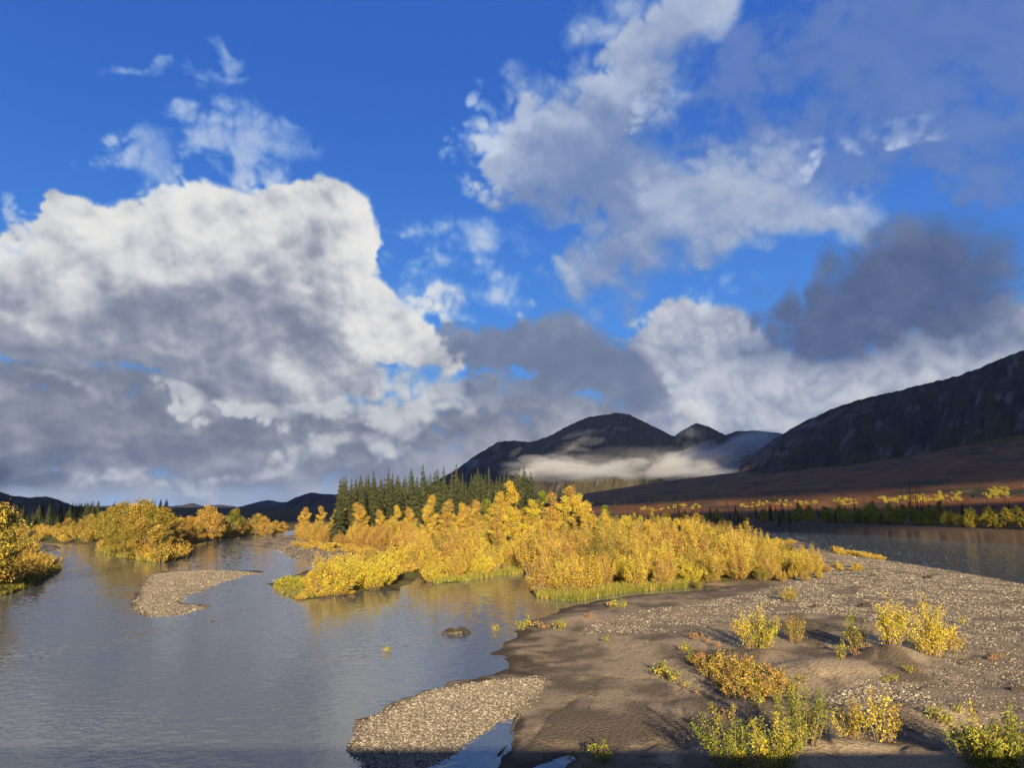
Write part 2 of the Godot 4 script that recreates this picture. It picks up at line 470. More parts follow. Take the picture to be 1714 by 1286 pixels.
	# sand mounds: [photo x, y, half width in metres across, along, height]
	for g in [[1270, 1098, 2.2, 1.6, .45], [1395, 1125, 3.2, 2.2, .6], [1480, 1105, 1.6, 2.0, .4], [1400, 1262, 2.0, 1.2, .45], [1510, 1110, 1.8, 1.8, .4], [1560, 1190, 1.6, 1.2, .35], [1300, 1180, 1.8, 1.4, .3], [1130, 1020, 4.0, 2.5, .35], [990, 1028, 3.0, 2.0, .3], [1290, 1285, 2.5, 1.5, .35], [1650, 1275, 2.5, 1.6, .4]]:
		var c := on_ground(g[0], g[1], .5)
		humps.append([c.x, c.z, g[2], g[3], g[4]])

func build_ground() -> void:
	lay_out_land()
	var cols := 660
	var ds := PackedFloat32Array([3.0, 7.0, 11.0, 15.0, 18.0, 20.0])
	var row := 1330.0
	while row > 864.0:
		ds.append(EYE * FOCAL / (row - 850.0))
		row -= 1.8
	var d := ds[ds.size() - 1]
	while d < 40000.0:
		d *= 1.055
		ds.append(d)
	var v := PackedVector3Array()
	var c := PackedColorArray()
	for dist in ds:
		for i in cols:
			var a := lerpf(-.72, .72, i / float(cols - 1))
			var x := sin(a) * dist
			var z := -cos(a) * dist
			var h := height_at(x, z)
			v.append(Vector3(x, h, z))
			c.append(ground_colour(x, z, h))
	var idx := PackedInt32Array()
	for r in ds.size() - 1:
		for i in cols - 1:
			var k := r * cols + i
			idx.append_array([k, k + cols, k + 1, k + 1, k + cols, k + cols + 1])
	var st := SurfaceTool.new()
	st.create_from_arrays(raw(v, idx, c), Mesh.PRIMITIVE_TRIANGLES)
	st.generate_normals()
	var m := coloured(.95, .25)
	var grain := FastNoiseLite.new()
	grain.seed = 31
	grain.frequency = .03
	grain.fractal_octaves = 6
	grain.fractal_gain = .62
	var ramp := Gradient.new()
	ramp.set_color(0, Color(.74, .74, .74))
	ramp.set_color(1, Color(1, 1, 1))
	var speckle := NoiseTexture2D.new()
	speckle.width = 1024
	speckle.height = 1024
	speckle.seamless = true
	speckle.noise = grain
	speckle.color_ramp = ramp
	m.albedo_texture = speckle
	var rough := NoiseTexture2D.new()
	rough.width = 1024
	rough.height = 1024
	rough.seamless = true
	rough.noise = grain
	m.heightmap_enabled = true
	m.heightmap_texture = rough
	m.heightmap_scale = 6.0
	m.uv1_triplanar = true
	m.uv1_world_triplanar = true
	m.uv1_scale = Vector3.ONE / 7.3
	setting("ground", st.commit(), m)

func raw(v: PackedVector3Array, idx: PackedInt32Array, c := PackedColorArray(), uv := PackedVector2Array()) -> Array:
	var a := []
	a.resize(Mesh.ARRAY_MAX)
	a[Mesh.ARRAY_VERTEX] = v
	a[Mesh.ARRAY_INDEX] = idx
	if c.size():
		a[Mesh.ARRAY_COLOR] = c
	if uv.size():
		a[Mesh.ARRAY_TEX_UV] = uv
	return a

# ---------------------------------------------------------------- the river
var riffles := []

func wave(x: float, z: float, rough: float) -> float:
	return .008 * lump.get_noise_2d(x * 9.0, z * 13.0) + rough * .013 * lump.get_noise_2d(x * 20.0 + 50.0, z * 34.0)

func build_river() -> void:
	for l in [[[-100, 1120], [100, 1090], [250, 1065], [350, 1045], [435, 1021]], [[380, 1140], [520, 1112], [640, 1090], [750, 1062]], [[430, 935], [500, 945], [550, 948]], [[80, 920], [130, 917], [180, 915]], [[1250, 893], [1450, 902], [1714, 925]], [[1330, 915], [1500, 925], [1714, 950]], [[-50, 1230], [120, 1215], [240, 1200]], [[200, 950], [280, 948], [330, 945]]]:
		riffles.append(outline(l))
	var cols := 860
	var ds := PackedFloat32Array([3.0, 8.0, 13.0, 17.0, 19.5])
	var row := 1330.0
	while row > 868.0:
		ds.append(EYE * FOCAL / (row - 850.0))
		row -= 1.15
	ds.append_array([700.0, 900.0])
	var v := PackedVector3Array()
	var nrm := PackedVector3Array()
	var uv := PackedVector2Array()
	for d in ds:
		for i in cols:
			var a := lerpf(-.72, .72, i / float(cols - 1))
			var x := sin(a) * d
			var z := -cos(a) * d
			var p := Vector2(x, z)
			var rough := .06 + .22 * smoothstep(.05, .45, lump.get_noise_2d(x * .35 + 700.0, z * .35))
			rough /= 1.0 + d * .006
			rough += 1.0 * smoothstep(24.0, 50.0, x - .05 * d) * smoothstep(90.0, 130.0, d)
			for k in riffles.size():
				var o: PackedVector2Array = riffles[k]
				for j in o.size() - 1:
					var e := o[j + 1] - o[j]
					var t := clampf((p - o[j]).dot(e) / e.length_squared(), 0.0, 1.0)
					var off := (p - o[j] - e * t).length() / (1.0 + d * .03)
					if off < 1.6:
						rough = maxf(rough, (.8 if k != 4 and k != 5 else 1.6) * exp(-off * off * 1.6))
			var e2 := .05 + d * .001
			var h := wave(x, z, rough)
			var gx := (wave(x + e2, z, rough) - h) / e2
			var gz := (wave(x, z + e2, rough) - h) / e2
			v.append(Vector3(x, h, z))
			nrm.append(Vector3(-gx, 1.0, -gz).normalized())
			uv.append(Vector2(x / 11.0, z / 8.0))
	var idx := PackedInt32Array()
	for r in ds.size() - 1:
		for i in cols - 1:
			var k := r * cols + i
			idx.append_array([k, k + cols, k + 1, k + 1, k + cols, k + cols + 1])
	var m := StandardMaterial3D.new()
	m.albedo_color = Color(lin(.084, .100, .116), .84)
	m.transparency = BaseMaterial3D.TRANSPARENCY_ALPHA
	m.roughness = .1
	m.metallic_specular = .5
	var ripple := FastNoiseLite.new()
	ripple.seed = 12
	ripple.frequency = .016
	ripple.fractal_octaves = 4
	var tex := NoiseTexture2D.new()
	tex.width = 1024
	tex.height = 1024
	tex.seamless = true
	tex.noise = ripple
	tex.as_normal_map = true
	tex.bump_strength = 2.2
	m.normal_enabled = true
	m.normal_texture = tex
	m.normal_scale = .28
	setting("river_water", make_mesh(v, idx, PackedColorArray(), nrm, uv), m)

# ---------------------------------------------------------------- mountains
func profile(list: Array, px: float) -> float:
	if px <= list[0][0]:
		return list[0][1]
	for i in range(1, list.size()):
		if px < list[i][0]:
			var t: float = (px - list[i - 1][0]) / float(list[i][0] - list[i - 1][0])
			return lerpf(list[i - 1][1], list[i][1], t)
	return list[list.size() - 1][1]

func mountain(called: String, crest: Array, far: float, near: float, o: Dictionary) -> void:
	var n := FastNoiseLite.new()
	n.seed = o.get("seed", 1)
	n.frequency = .01
	n.fractal_octaves = 5
	var patch := FastNoiseLite.new()
	patch.seed = o.get("seed", 1) + 40
	patch.frequency = .01
	patch.fractal_octaves = 5
	patch.fractal_gain = .6
	var cols := int(o.get("cols", 260))
	var rows := int(o.get("rows", 90))
	var x0: float = crest[0][0]
	var x1: float = crest[crest.size() - 1][0]
	var rough: float = o.get("rough", 40.0)
	var v := PackedVector3Array()
	var c := PackedColorArray()
	for j in rows + 1:
		var t := j / float(rows) * 1.25 - .25       # from behind the crest (-.25) down to the foot (1)
		for i in cols + 1:
			var px := lerpf(x0, x1, i / float(cols))
			var top := at_distance(px, profile(crest, px) , far)
			var flat := Vector2(top.x, top.z).normalized()
			var dist := lerpf(far, near, t) if t > 0.0 else far - t * far * .8
			var foot: float = o.get("foot", -5.0)
			var k := pow(1.0 - t, o.get("bend", 1.15)) if t > 0.0 else 1.0 - t * t * 8.0
			var side := px * far / FOCAL
			var cut := sin(PI * clampf(t, 0.0, 1.0)) * (1.0 - t * .3)
			var rib := n.get_noise_2d(side * .55 + t * 120.0 * o.get("lean", 1.0), t * 90.0)
			var h: float = lerpf(foot, top.y, k) + rough * cut * (rib - .25 * absf(n.get_noise_2d(side * 1.7 + t * 160.0, t * 300.0 + 500.0)) * 2.0)
			h += rough * .07 * n.get_noise_2d(side * 2.6, 900.0 + t * 900.0)
			dist += cut * far * .02 * n.get_noise_2d(side * .3 + 300.0, t * 80.0)
			v.append(Vector3(flat.x * dist, h, flat.y * dist))
			var s := patch.get_noise_2d(side * .9 + t * 180.0, t * 260.0)
			var s2 := patch.get_noise_2d(side * 3.0 + t * 300.0, t * 700.0 + 100.0)
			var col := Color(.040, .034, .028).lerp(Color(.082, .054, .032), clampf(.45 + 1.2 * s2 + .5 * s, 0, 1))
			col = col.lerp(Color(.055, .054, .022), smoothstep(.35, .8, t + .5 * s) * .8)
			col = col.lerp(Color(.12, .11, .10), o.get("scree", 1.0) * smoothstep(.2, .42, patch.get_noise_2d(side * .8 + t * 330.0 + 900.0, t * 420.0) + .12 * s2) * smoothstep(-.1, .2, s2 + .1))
			c.append(col)
	var idx := PackedInt32Array()
	for j in rows:
		for i in cols:
			var k := j * (cols + 1) + i
			idx.append_array([k, k + 1, k + cols + 1, k + 1, k + cols + 2, k + cols + 1])
	var st := SurfaceTool.new()
	st.create_from_arrays(raw(v, idx, c), Mesh.PRIMITIVE_TRIANGLES)
	st.generate_normals()
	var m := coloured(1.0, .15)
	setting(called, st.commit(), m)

func build_mountains() -> void:
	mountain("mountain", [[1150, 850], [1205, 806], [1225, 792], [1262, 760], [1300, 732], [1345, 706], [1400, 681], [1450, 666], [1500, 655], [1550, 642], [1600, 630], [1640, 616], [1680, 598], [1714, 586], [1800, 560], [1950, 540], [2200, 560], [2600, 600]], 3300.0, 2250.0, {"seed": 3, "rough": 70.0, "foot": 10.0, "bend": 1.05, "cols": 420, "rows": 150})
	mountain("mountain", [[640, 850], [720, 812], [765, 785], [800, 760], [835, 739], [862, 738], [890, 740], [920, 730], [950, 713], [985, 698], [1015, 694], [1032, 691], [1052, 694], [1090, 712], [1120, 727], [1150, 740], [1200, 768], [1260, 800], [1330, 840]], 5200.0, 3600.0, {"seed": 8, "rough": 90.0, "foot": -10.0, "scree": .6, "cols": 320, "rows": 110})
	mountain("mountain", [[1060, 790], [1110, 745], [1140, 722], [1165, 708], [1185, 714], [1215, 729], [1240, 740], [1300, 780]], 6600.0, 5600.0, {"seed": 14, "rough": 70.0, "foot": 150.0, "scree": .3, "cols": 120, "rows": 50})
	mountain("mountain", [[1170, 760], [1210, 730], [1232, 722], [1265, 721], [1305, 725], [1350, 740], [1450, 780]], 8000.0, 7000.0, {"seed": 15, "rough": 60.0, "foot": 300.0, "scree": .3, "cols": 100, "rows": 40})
	mountain("hill", [[440, 849], [470, 846], [495, 833], [520, 824.5], [540, 827], [566, 828], [610, 832], [680, 842], [740, 849]], 5600.0, 4700.0, {"seed": 21, "rough": 30.0, "foot": -5.0, "cols": 140, "rows": 50})
	mountain("hill", [[-500, 700], [-200, 760], [-60, 800], [20, 830], [50, 833], [80, 831], [100, 839], [125, 848], [150, 850]], 3600.0, 2500.0, {"seed": 26, "rough": 40.0, "foot": -4.0, "cols": 160, "rows": 60})
	mountain("hill", [[400, 849], [430, 841], [450, 837], [470, 841], [520, 838], [570, 846], [620, 849]], 11000.0, 9500.0, {"seed": 31, "rough": 60.0, "foot": -5.0, "cols": 90, "rows": 30})
	mountain("mountain", [[120, 849], [200, 846], [280, 848], [305, 846], [323, 842], [340, 847], [370, 845], [400, 849], [440, 849]], 16000.0, 14500.0, {"seed": 37, "rough": 60.0, "foot": -5.0, "cols": 120, "rows": 30})

# ---------------------------------------------------------------- plants
var leaf_mat := {}

func leaf_material(tint: Color) -> StandardMaterial3D:
	if not leaf_mat.has(tint):
		var m := coloured(.6, .35)
		m.albedo_color = tint
		m.backlight_enabled = true
		m.backlight = Color(.5, .5, .5)
		leaf_mat[tint] = m
	return leaf_mat[tint]

func tube_into(v: PackedVector3Array, idx: PackedInt32Array, pts: Array, r0: float, r1: float, sides := 5) -> void:
	var n := pts.size()
	for i in n:
		var dir: Vector3 = (pts[mini(i + 1, n - 1)] - pts[maxi(i - 1, 0)]).normalized()
		var a := dir.cross(Vector3.FORWARD if absf(dir.z) < .8 else Vector3.RIGHT).normalized()
		var b := dir.cross(a)
		var r := lerpf(r0, r1, i / float(n - 1))
		for k in sides:
			var t := TAU * k / sides
			v.append(pts[i] + (a * cos(t) + b * sin(t)) * r)
	var base := v.size() - n * sides
	for i in n - 1:
		for k in sides:
			var p := base + i * sides + k
			var q := base + i * sides + (k + 1) % sides
			idx.append_array([p, q, p + sides, q, q + sides, p + sides])

func tube(pts: Array, r0: float, r1: float, sides := 6) -> ArrayMesh:
	var v := PackedVector3Array()
	var idx := PackedInt32Array()
	tube_into(v, idx, pts, r0, r1, sides)
	return make_mesh(v, idx)

func leaf_into(v: PackedVector3Array, idx: PackedInt32Array, col: PackedColorArray, at: Vector3, size: float, wide: float, c: Color, rng: RandomNumberGenerator, droop := 0.0) -> void:
	var dir := Vector3(rng.randf_range(-1, 1), rng.randf_range(-.8, 1) - droop, rng.randf_range(-1, 1)).normalized()
	var side := dir.cross(Vector3(rng.randf_range(-1, 1), rng.randf_range(-.4, 1), rng.randf_range(-1, 1))).normalized()
	var k := v.size()
	v.append(at)
	v.append(at + dir * size * .5 + side * size * wide)
	v.append(at + dir * size)
	v.append(at + dir * size * .5 - side * size * wide)
	for i in 4:
		col.append(c)
	idx.append_array([k, k + 1, k + 2, k, k + 2, k + 3])

# A shrub of many upright stems. Returns [stems, leaves]; one unit is a metre.
func shrub(rng_seed: int, tall: float, wide: float, stems: int, leaves: int, size: float, palette: Array, o := {}) -> Array:
	var rng := RandomNumberGenerator.new()
	rng.seed = rng_seed
	var sv := PackedVector3Array()
	var si := PackedInt32Array()
	var v := PackedVector3Array()
	var idx := PackedInt32Array()
	var col := PackedColorArray()
	var per := maxi(4, leaves / stems)
	var bare: float = o.get("bare", .12)
	var spike: float = o.get("spike", .5)
	for s in stems:
		var a := rng.randf() * TAU
		var lean := sqrt(rng.randf())
		var reach := wide * lean
		var h: float = tall * (1.0 - spike * lean * lean) * rng.randf_range(.55, 1.12)
		var foot := Vector3(cos(a), 0, sin(a)) * reach * .35
		var tip := Vector3(cos(a) * reach, h, sin(a) * reach)
		var mid := foot.lerp(tip, .5) + Vector3(rng.randf_range(-.06, .06), .05, rng.randf_range(-.06, .06)) * tall
		tube_into(sv, si, [foot - Vector3(0, .3, 0), mid, tip], tall * .008 + .004, .004, 3)
		var own: Color = palette[rng.randi() % palette.size()]
		for i in per:
			var t := bare + (1.0 - bare) * pow(rng.randf(), .8)
			var p := foot.lerp(mid, t * 2.0) if t < .5 else mid.lerp(tip, t * 2.0 - 1.0)
			var spread: float = o.get("spread", .085) * tall * (1.0 - .72 * t) + .04
			p += Vector3(rng.randfn(), rng.randfn() * .7, rng.randfn()) * spread * .6
			p.y = maxf(p.y, .03)
			var c := own.lerp(palette[rng.randi() % palette.size()], rng.randf() * .6)
			c = c * rng.randf_range(.42, 1.25)
			c.a = 1.0
			leaf_into(v, idx, col, p, size * rng.randf_range(.7, 1.4), .25, c, rng)
	return [make_mesh(sv, si), make_mesh(v, idx, col)]

# A broadleaf tree with a trunk, limbs and a crown of leaves. Returns [trunk, leaves].
func leafy_tree(rng_seed: int, tall: float, wide: float, leaves: int, size: float, palette: Array) -> Array:
	var rng := RandomNumberGenerator.new()
	rng.seed = rng_seed
	var sv := PackedVector3Array()
	var si := PackedInt32Array()
	var v := PackedVector3Array()
	var idx := PackedInt32Array()
	var col := PackedColorArray()
	var bend := Vector3(rng.randf_range(-.05, .05), 0, rng.randf_range(-.05, .05)) * tall
	tube_into(sv, si, [Vector3(0, -.3, 0), Vector3(0, tall * .5, 0) + bend, Vector3(0, tall, 0) + bend * .6], tall * .014, .012, 6)
	var limbs := 34
	for s in limbs:
		var t := lerpf(.04, .97, (s + rng.randf()) / limbs)
		var a := rng.randf() * TAU
		var reach := wide * (.35 + .9 * sin(PI * pow(t, .75))) * (1.0 - .55 * t) * rng.randf_range(.7, 1.2)
		var foot := Vector3(0, tall * t, 0) + bend * t
		var tip := foot + Vector3(cos(a) * reach, reach * rng.randf_range(.5, 1.1), sin(a) * reach)
		tube_into(sv, si, [foot, foot.lerp(tip, .5) - Vector3(0, .06 * reach, 0), tip], tall * .004 + .006, .005, 3)
		var own: Color = palette[rng.randi() % palette.size()]
		for i in leaves / limbs:
			var q := .15 + .9 * pow(rng.randf(), .6)
			var p := foot.lerp(tip, q) + Vector3(rng.randfn(), rng.randfn() * .8, rng.randfn()) * wide * .13
			var c := own.lerp(palette[rng.randi() % palette.size()], rng.randf() * .6) * rng.randf_range(.5, 1.2)
			c.a = 1.0
			leaf_into(v, idx, col, p, size * rng.randf_range(.7, 1.3), .36, c, rng, .3)
	return [make_mesh(sv, si), make_mesh(v, idx, col)]

# A narrow spruce of height one: [trunk, boughs].
func spruce(rng_seed: int, wide: float, whorls: int, ragged: float) -> Array:
	var rng := RandomNumberGenerator.new()
	rng.seed = rng_seed
	var v := PackedVector3Array()
	var idx := PackedInt32Array()
	var col := PackedColorArray()
	for w in whorls:
		var t := lerpf(.05, .985, pow(w / float(whorls - 1), .92))
		var n := 9 if t < .8 else 6
		for b in n:
			if rng.randf() < ragged:
				continue
			var a := TAU * (b + rng.randf()) / n
			var reach := wide * (pow(1.0 - t, .6) * (.8 + .2 * sin(w * 1.7)) + .04) * rng.randf_range(.6, 1.15)
			var out := Vector3(cos(a), 0, sin(a))
			var side := Vector3(-sin(a), 0, cos(a))
			var foot := Vector3(0, t, 0)
			var c := Color(.026, .035, .019).lerp(Color(.058, .066, .030), rng.randf()) * rng.randf_range(.8, 1.2)
			c.a = 1.0
			for j in 4:                                   # sprays of needles along the drooping bough
				var q0 := j / 4.0
				var q1 := (j + 1.3) / 4.0
				var p0 := foot + out * reach * q0 - Vector3(0, reach * (.45 * q0 * q0 + .1 * q0), 0)
				var p1 := foot + out * reach * q1 - Vector3(0, reach * (.45 * q1 * q1 + .1 * q1) + rng.randf() * .004, 0)
				var half := reach * rng.randf_range(.28, .5) * (1.1 - .5 * q0)
				for s in [-1.0, 1.0]:
					var k := v.size()
					v.append(p0)
					v.append(p1)
					v.append(p0.lerp(p1, .75) + side * s * half - Vector3(0, half * rng.randf_range(.2, .9), 0))
					for i in 3:
						col.append(c)
					idx.append_array([k, k + 1, k + 2])
	for s in 5:                                           # leader
		var k := v.size()
		var a := TAU * s / 5.0
		v.append(Vector3(0, 1.02, 0))
		v.append(Vector3(cos(a) * .006, .955, sin(a) * .006))
		v.append(Vector3(cos(a + .9) * .006, .955, sin(a + .9) * .006))
		for i in 3:
			col.append(Color(.04, .05, .025))
		idx.append_array([k, k + 1, k + 2])
	return [tube([Vector3(0, -.03, 0), Vector3(0, .5, 0), Vector3(0, 1.0, 0)], .013, .002, 6), make_mesh(v, idx, col)]

# Spots in an outline given in photograph pixels on the ground, spaced apart; nearer ones first.
func spots(list: Array, apart: float, most: int, rng_seed: int, level := .4) -> Array:
	var rng := RandomNumberGenerator.new()
	rng.seed = rng_seed
	var o := outline(list, level)
	var box := around(o)
	var got := []
	for tries in most * 40:
		if got.size() >= most:
			break
		var p := Vector2(rng.randf_range(box.position.x, box.end.x), rng.randf_range(box.position.y, box.end.y))
		if not Geometry2D.is_point_in_polygon(p, o):
			continue
		var free := true
		for q in got:
			if p.distance_squared_to(q) < apart * apart:
				free = false
				break
		if free:
			got.append(p)
	return got

func stand(p: Vector2) -> Vector3:
	return Vector3(p.x, height_at(p.x, p.y), p.y)

func plant(called: String, shape: Array, names: Array, mats: Array, at: Vector3, scale_by: Vector3, turn: float, label: String, category: String, group := "") -> Node3D:
	var t := thing(called, at, label, category, group)
	for i in shape.size():
		part(names[i], shape[i], mats[i], t)
	t.rotation = Vector3(sin(at.x * 7.1) * .03, turn, cos(at.z * 5.3) * .03)
	t.scale = scale_by
	return t

# autumn leaf colours (real-world base colours)
const GOLD := [Color(.430, .319, .046), Color(.400, .264, .041), Color(.461, .367, .057), Color(.361, .225, .041), Color(.323, .264, .067)]
const ORANGE := [Color(.357, .224, .044), Color(.314, .182, .048), Color(.386, .271, .053), Color(.257, .182, .062)]
const LEMON := [Color(.496, .413, .037), Color(.433, .380, .045), Color(.341, .341, .045), Color(.465, .341, .037)]
const OLIVE := [Color(.182, .162, .027), Color(.217, .174, .027), Color(.132, .137, .027), Color(.254, .181, .030)]
const GREEN := [Color(.094, .137, .018), Color(.144, .180, .022), Color(.072, .108, .016), Color(.230, .230, .029)]
const MIXED := [Color(.120, .168, .024), Color(.299, .292, .036), Color(.419, .321, .036), Color(.195, .222, .029)]
const ROSE := [Color(.286, .130, .072), Color(.245, .150, .086), Color(.306, .170, .072), Color(.204, .163, .072)]

var bark: StandardMaterial3D
var twig: StandardMaterial3D
var white := Color.WHITE

func build_island_thicket() -> void:
	var rng := RandomNumberGenerator.new()
	rng.seed = 100
	var lm := leaf_material(white)
	var kinds := {}
	kinds.gold = [shrub(1, 4.6, 2.0, 72, 8680, .12, GOLD), shrub(2, 4.4, 2.2, 76, 9300, .12, GOLD + OLIVE), shrub(3, 5.0, 1.8, 62, 8060, .12, GOLD + LEMON)]
	kinds.orange = [shrub(4, 4.4, 2.0, 69, 8060, .12, ORANGE + GOLD), shrub(5, 4.0, 2.2, 69, 8060, .12, ORANGE)]
	kinds.lemon = [shrub(6, 3.4, 2.0, 72, 8680, .12, LEMON), shrub(7, 3.0, 1.8, 67, 7750, .12, LEMON + GOLD)]
	kinds.olive = [shrub(8, 4.6, 2.0, 62, 7130, .12, OLIVE + GOLD), shrub(9, 4.2, 2.1, 62, 7130, .12, OLIVE)]
	var words := {
		"gold": "golden willow shrub in the dense thicket on the wooded island",
		"orange": "orange willow shrub among golden ones on the wooded island",
		"lemon": "bright lemon-yellow willow shrub at the water's edge of the island",
		"olive": "olive-green turning willow shrub inside the island thicket"}
	# [outline, spacing, most, scale from, to, weights gold orange lemon olive]
	var zones := [
		[[[893, 990], [940, 1000], [1018, 990], [1110, 982], [1200, 973], [1290, 968], [1290, 955], [1100, 965], [920, 975]], 2.3, 46, .62, .86, [5, 3, 2, 0]],
		[[[900, 975], [1100, 968], [1290, 962], [1360, 962], [1370, 948], [1300, 930], [1200, 915], [1050, 910], [900, 915], [890, 950]], 3.1, 95, .92, 1.32, [6, 3, 1, 4]],
		[[[1290, 972], [1370, 970], [1390, 955], [1340, 940], [1280, 950]], 2.2, 22, .45, .7, [4, 2, 3, 0]],
		[[[726, 974], [790, 967], [889, 955], [889, 945], [790, 952], [715, 962]], 2.2, 30, .62, .9, [4, 3, 3, 0]],
		[[[700, 962], [889, 950], [900, 912], [760, 905], [640, 905], [620, 922], [660, 945]], 3.2, 78, .85, 1.25, [4, 4, 1, 4]],
		[[[490, 903], [640, 901], [660, 925], [600, 922], [500, 909]], 3.6, 42, .75, 1.15, [2, 6, 0, 1]],
		[[[560, 992], [660, 978], [672, 962], [620, 955], [560, 968], [520, 985]], 2.0, 26, .62, .95, [1, 0, 6, 0]]]
	var sd := 500
	for z in zones:
		sd += 1
		for p in spots(z[0], z[1], z[2], sd):
			var at := stand(p)
			if at.y < .02:
				continue
			var pick := rng.randi_range(1, z[5][0] + z[5][1] + z[5][2] + z[5][3])
			var kind := "gold"
			for k in ["gold", "orange", "lemon", "olive"]:
				pick -= z[5][["gold", "orange", "lemon", "olive"].find(k)]
				if pick <= 0:
					kind = k
					break
			var shapes: Array = kinds[kind]
			var s := rng.randf_range(z[3], z[4]) * lerpf(1.0, .5, smoothstep(1130.0, 1390.0, column_of(p.x, p.y)))
			plant("willow_shrub", shapes[rng.randi() % shapes.size()], ["stems", "foliage"], [twig, lm], at, Vector3(s * rng.randf_range(.9, 1.2), s, s * rng.randf_range(.9, 1.2)), rng.randf() * TAU, words[kind], "shrub", kind + " willow shrubs on the island")
	# low willows on the margins
	var low := [shrub(21, 1.1, .9, 40, 1500, .11, GOLD + ORANGE, {"spread": .16}), shrub(22, .9, 1.0, 40, 1500, .11, GOLD, {"spread": .16}), shrub(23, .8, .9, 36, 1300, .11, MIXED, {"spread": .18})]
	for z in [
		[[[1270, 912], [1345, 912], [1345, 908], [1290, 905]], 1.5, 16, "low yellow willow on the islet in the far channel", "low willows on the islet", .8, 0],
		[[[1390, 928], [1475, 936], [1470, 932], [1400, 922]], 1.3, 16, "low yellow willow where the gravel bar meets the far channel", "low willows by the far channel", .85, 0],
		[[[1395, 956], [1450, 958], [1445, 948], [1400, 946]], 1.6, 7, "knee-high orange willow alone on the gravel beyond the thicket", "low willows on the gravel", .6, 0],
		[[[470, 984], [540, 990], [560, 972], [500, 968], [460, 978]], 1.5, 20, "low green-yellow willow on the tip of the sandy spit", "low willows on the spit", .85, 2],
		[[[490, 1000], [560, 997], [600, 990], [560, 988], [500, 994]], 1.3, 12, "low gold willow on the wet edge of the spit", "low willows on the spit edge", .6, 1],
		[[[480, 915], [600, 912], [640, 926], [600, 932], [520, 922]], 2.2, 30, "low tan willow on the gravel flat behind the spit", "low willows on the gravel flat", 1.1, 0],
		[[[600, 945], [640, 935], [700, 948], [690, 964], [640, 955]], 1.8, 14, "low tan willow between the spit and the island thicket", "low willows behind the spit", 1.0, 0]]:
		sd += 1
		for p in spots(z[0], z[1], z[2], sd, .25):
			var at := stand(p)
			if at.y < .0:
				continue
			var s: float = z[5] * rng.randf_range(.7, 1.25)
			plant("low_willow", low[(rng.randi() % 2) if z[6] == 0 else z[6]], ["stems", "foliage"], [twig, lm], at, Vector3(s * 1.2, s, s * 1.2), rng.randf() * TAU, z[3], "shrub", z[4])
	# young poplars standing above the thicket: [photo x, row of the top, distance, kind]
	var trees := {"gold": [leafy_tree(31, 10.0, 1.7, 9880, .165, LEMON + GOLD), leafy_tree(32, 10.0, 1.5, 9120, .165, GOLD)], "orange": [leafy_tree(33, 9.0, 1.5, 7980, .165, ORANGE + GOLD)], "green": [leafy_tree(34, 10.0, 1.5, 7980, .165, GREEN + MIXED)]}
	var tree_words := {"gold": "tall yellow poplar rising out of the island thicket", "orange": "orange-leaved poplar rising out of the island thicket", "green": "poplar still green rising out of the island thicket"}
	for t in [[852, 806, 128, "gold"], [838, 822, 124, "gold"], [866, 826, 132, "gold"], [905, 822, 138, "green"], [925, 826, 132, "orange"], [955, 815, 130, "orange"], [962, 828, 126, "gold"], [890, 838, 120, "gold"], [940, 832, 126, "gold"], [985, 842, 118, "gold"], [1015, 846, 128, "green"], [975, 828, 140, "gold"], [800, 838, 130, "orange"], [770, 842, 135, "gold"], [745, 838, 140, "orange"], [720, 846, 140, "gold"], [785, 848, 118, "orange"], [725, 828, 150, "gold"], [815, 836, 140, "green"], [690, 850, 150, "orange"], [595, 842, 165, "orange"], [610, 846, 160, "orange"], [640, 854, 150, "orange"], [1045, 864, 120, "gold"], [1130, 868, 112, "gold"], [1150, 870, 110, "gold"], [1180, 880, 108, "gold"], [515, 850, 185, "orange"], [540, 848, 180, "orange"], [560, 852, 178, "gold"], [505, 856, 190, "orange"], [580, 850, 172, "orange"], [660, 846, 160, "gold"], [1080, 870, 115, "gold"], [1010, 858, 110, "gold"], [920, 850, 108, "orange"], [860, 850, 112, "gold"], [830, 854, 110, "orange"]]:
		var head := at_distance(t[0], t[1], t[2])
		var at := Vector3(head.x, height_at(head.x, head.z), head.z)
		var shapes: Array = trees[t[3]]
		var s: float = (head.y - at.y) / (9.0 if t[3] == "orange" else 10.0)
		plant("poplar_tree", shapes[rng.randi() % shapes.size()], ["trunk", "crown"], [bark, lm], at, Vector3(s * 1.15, s, s * 1.15), rng.randf() * TAU, tree_words[t[3]], "tree", t[3] + " poplars on the island")

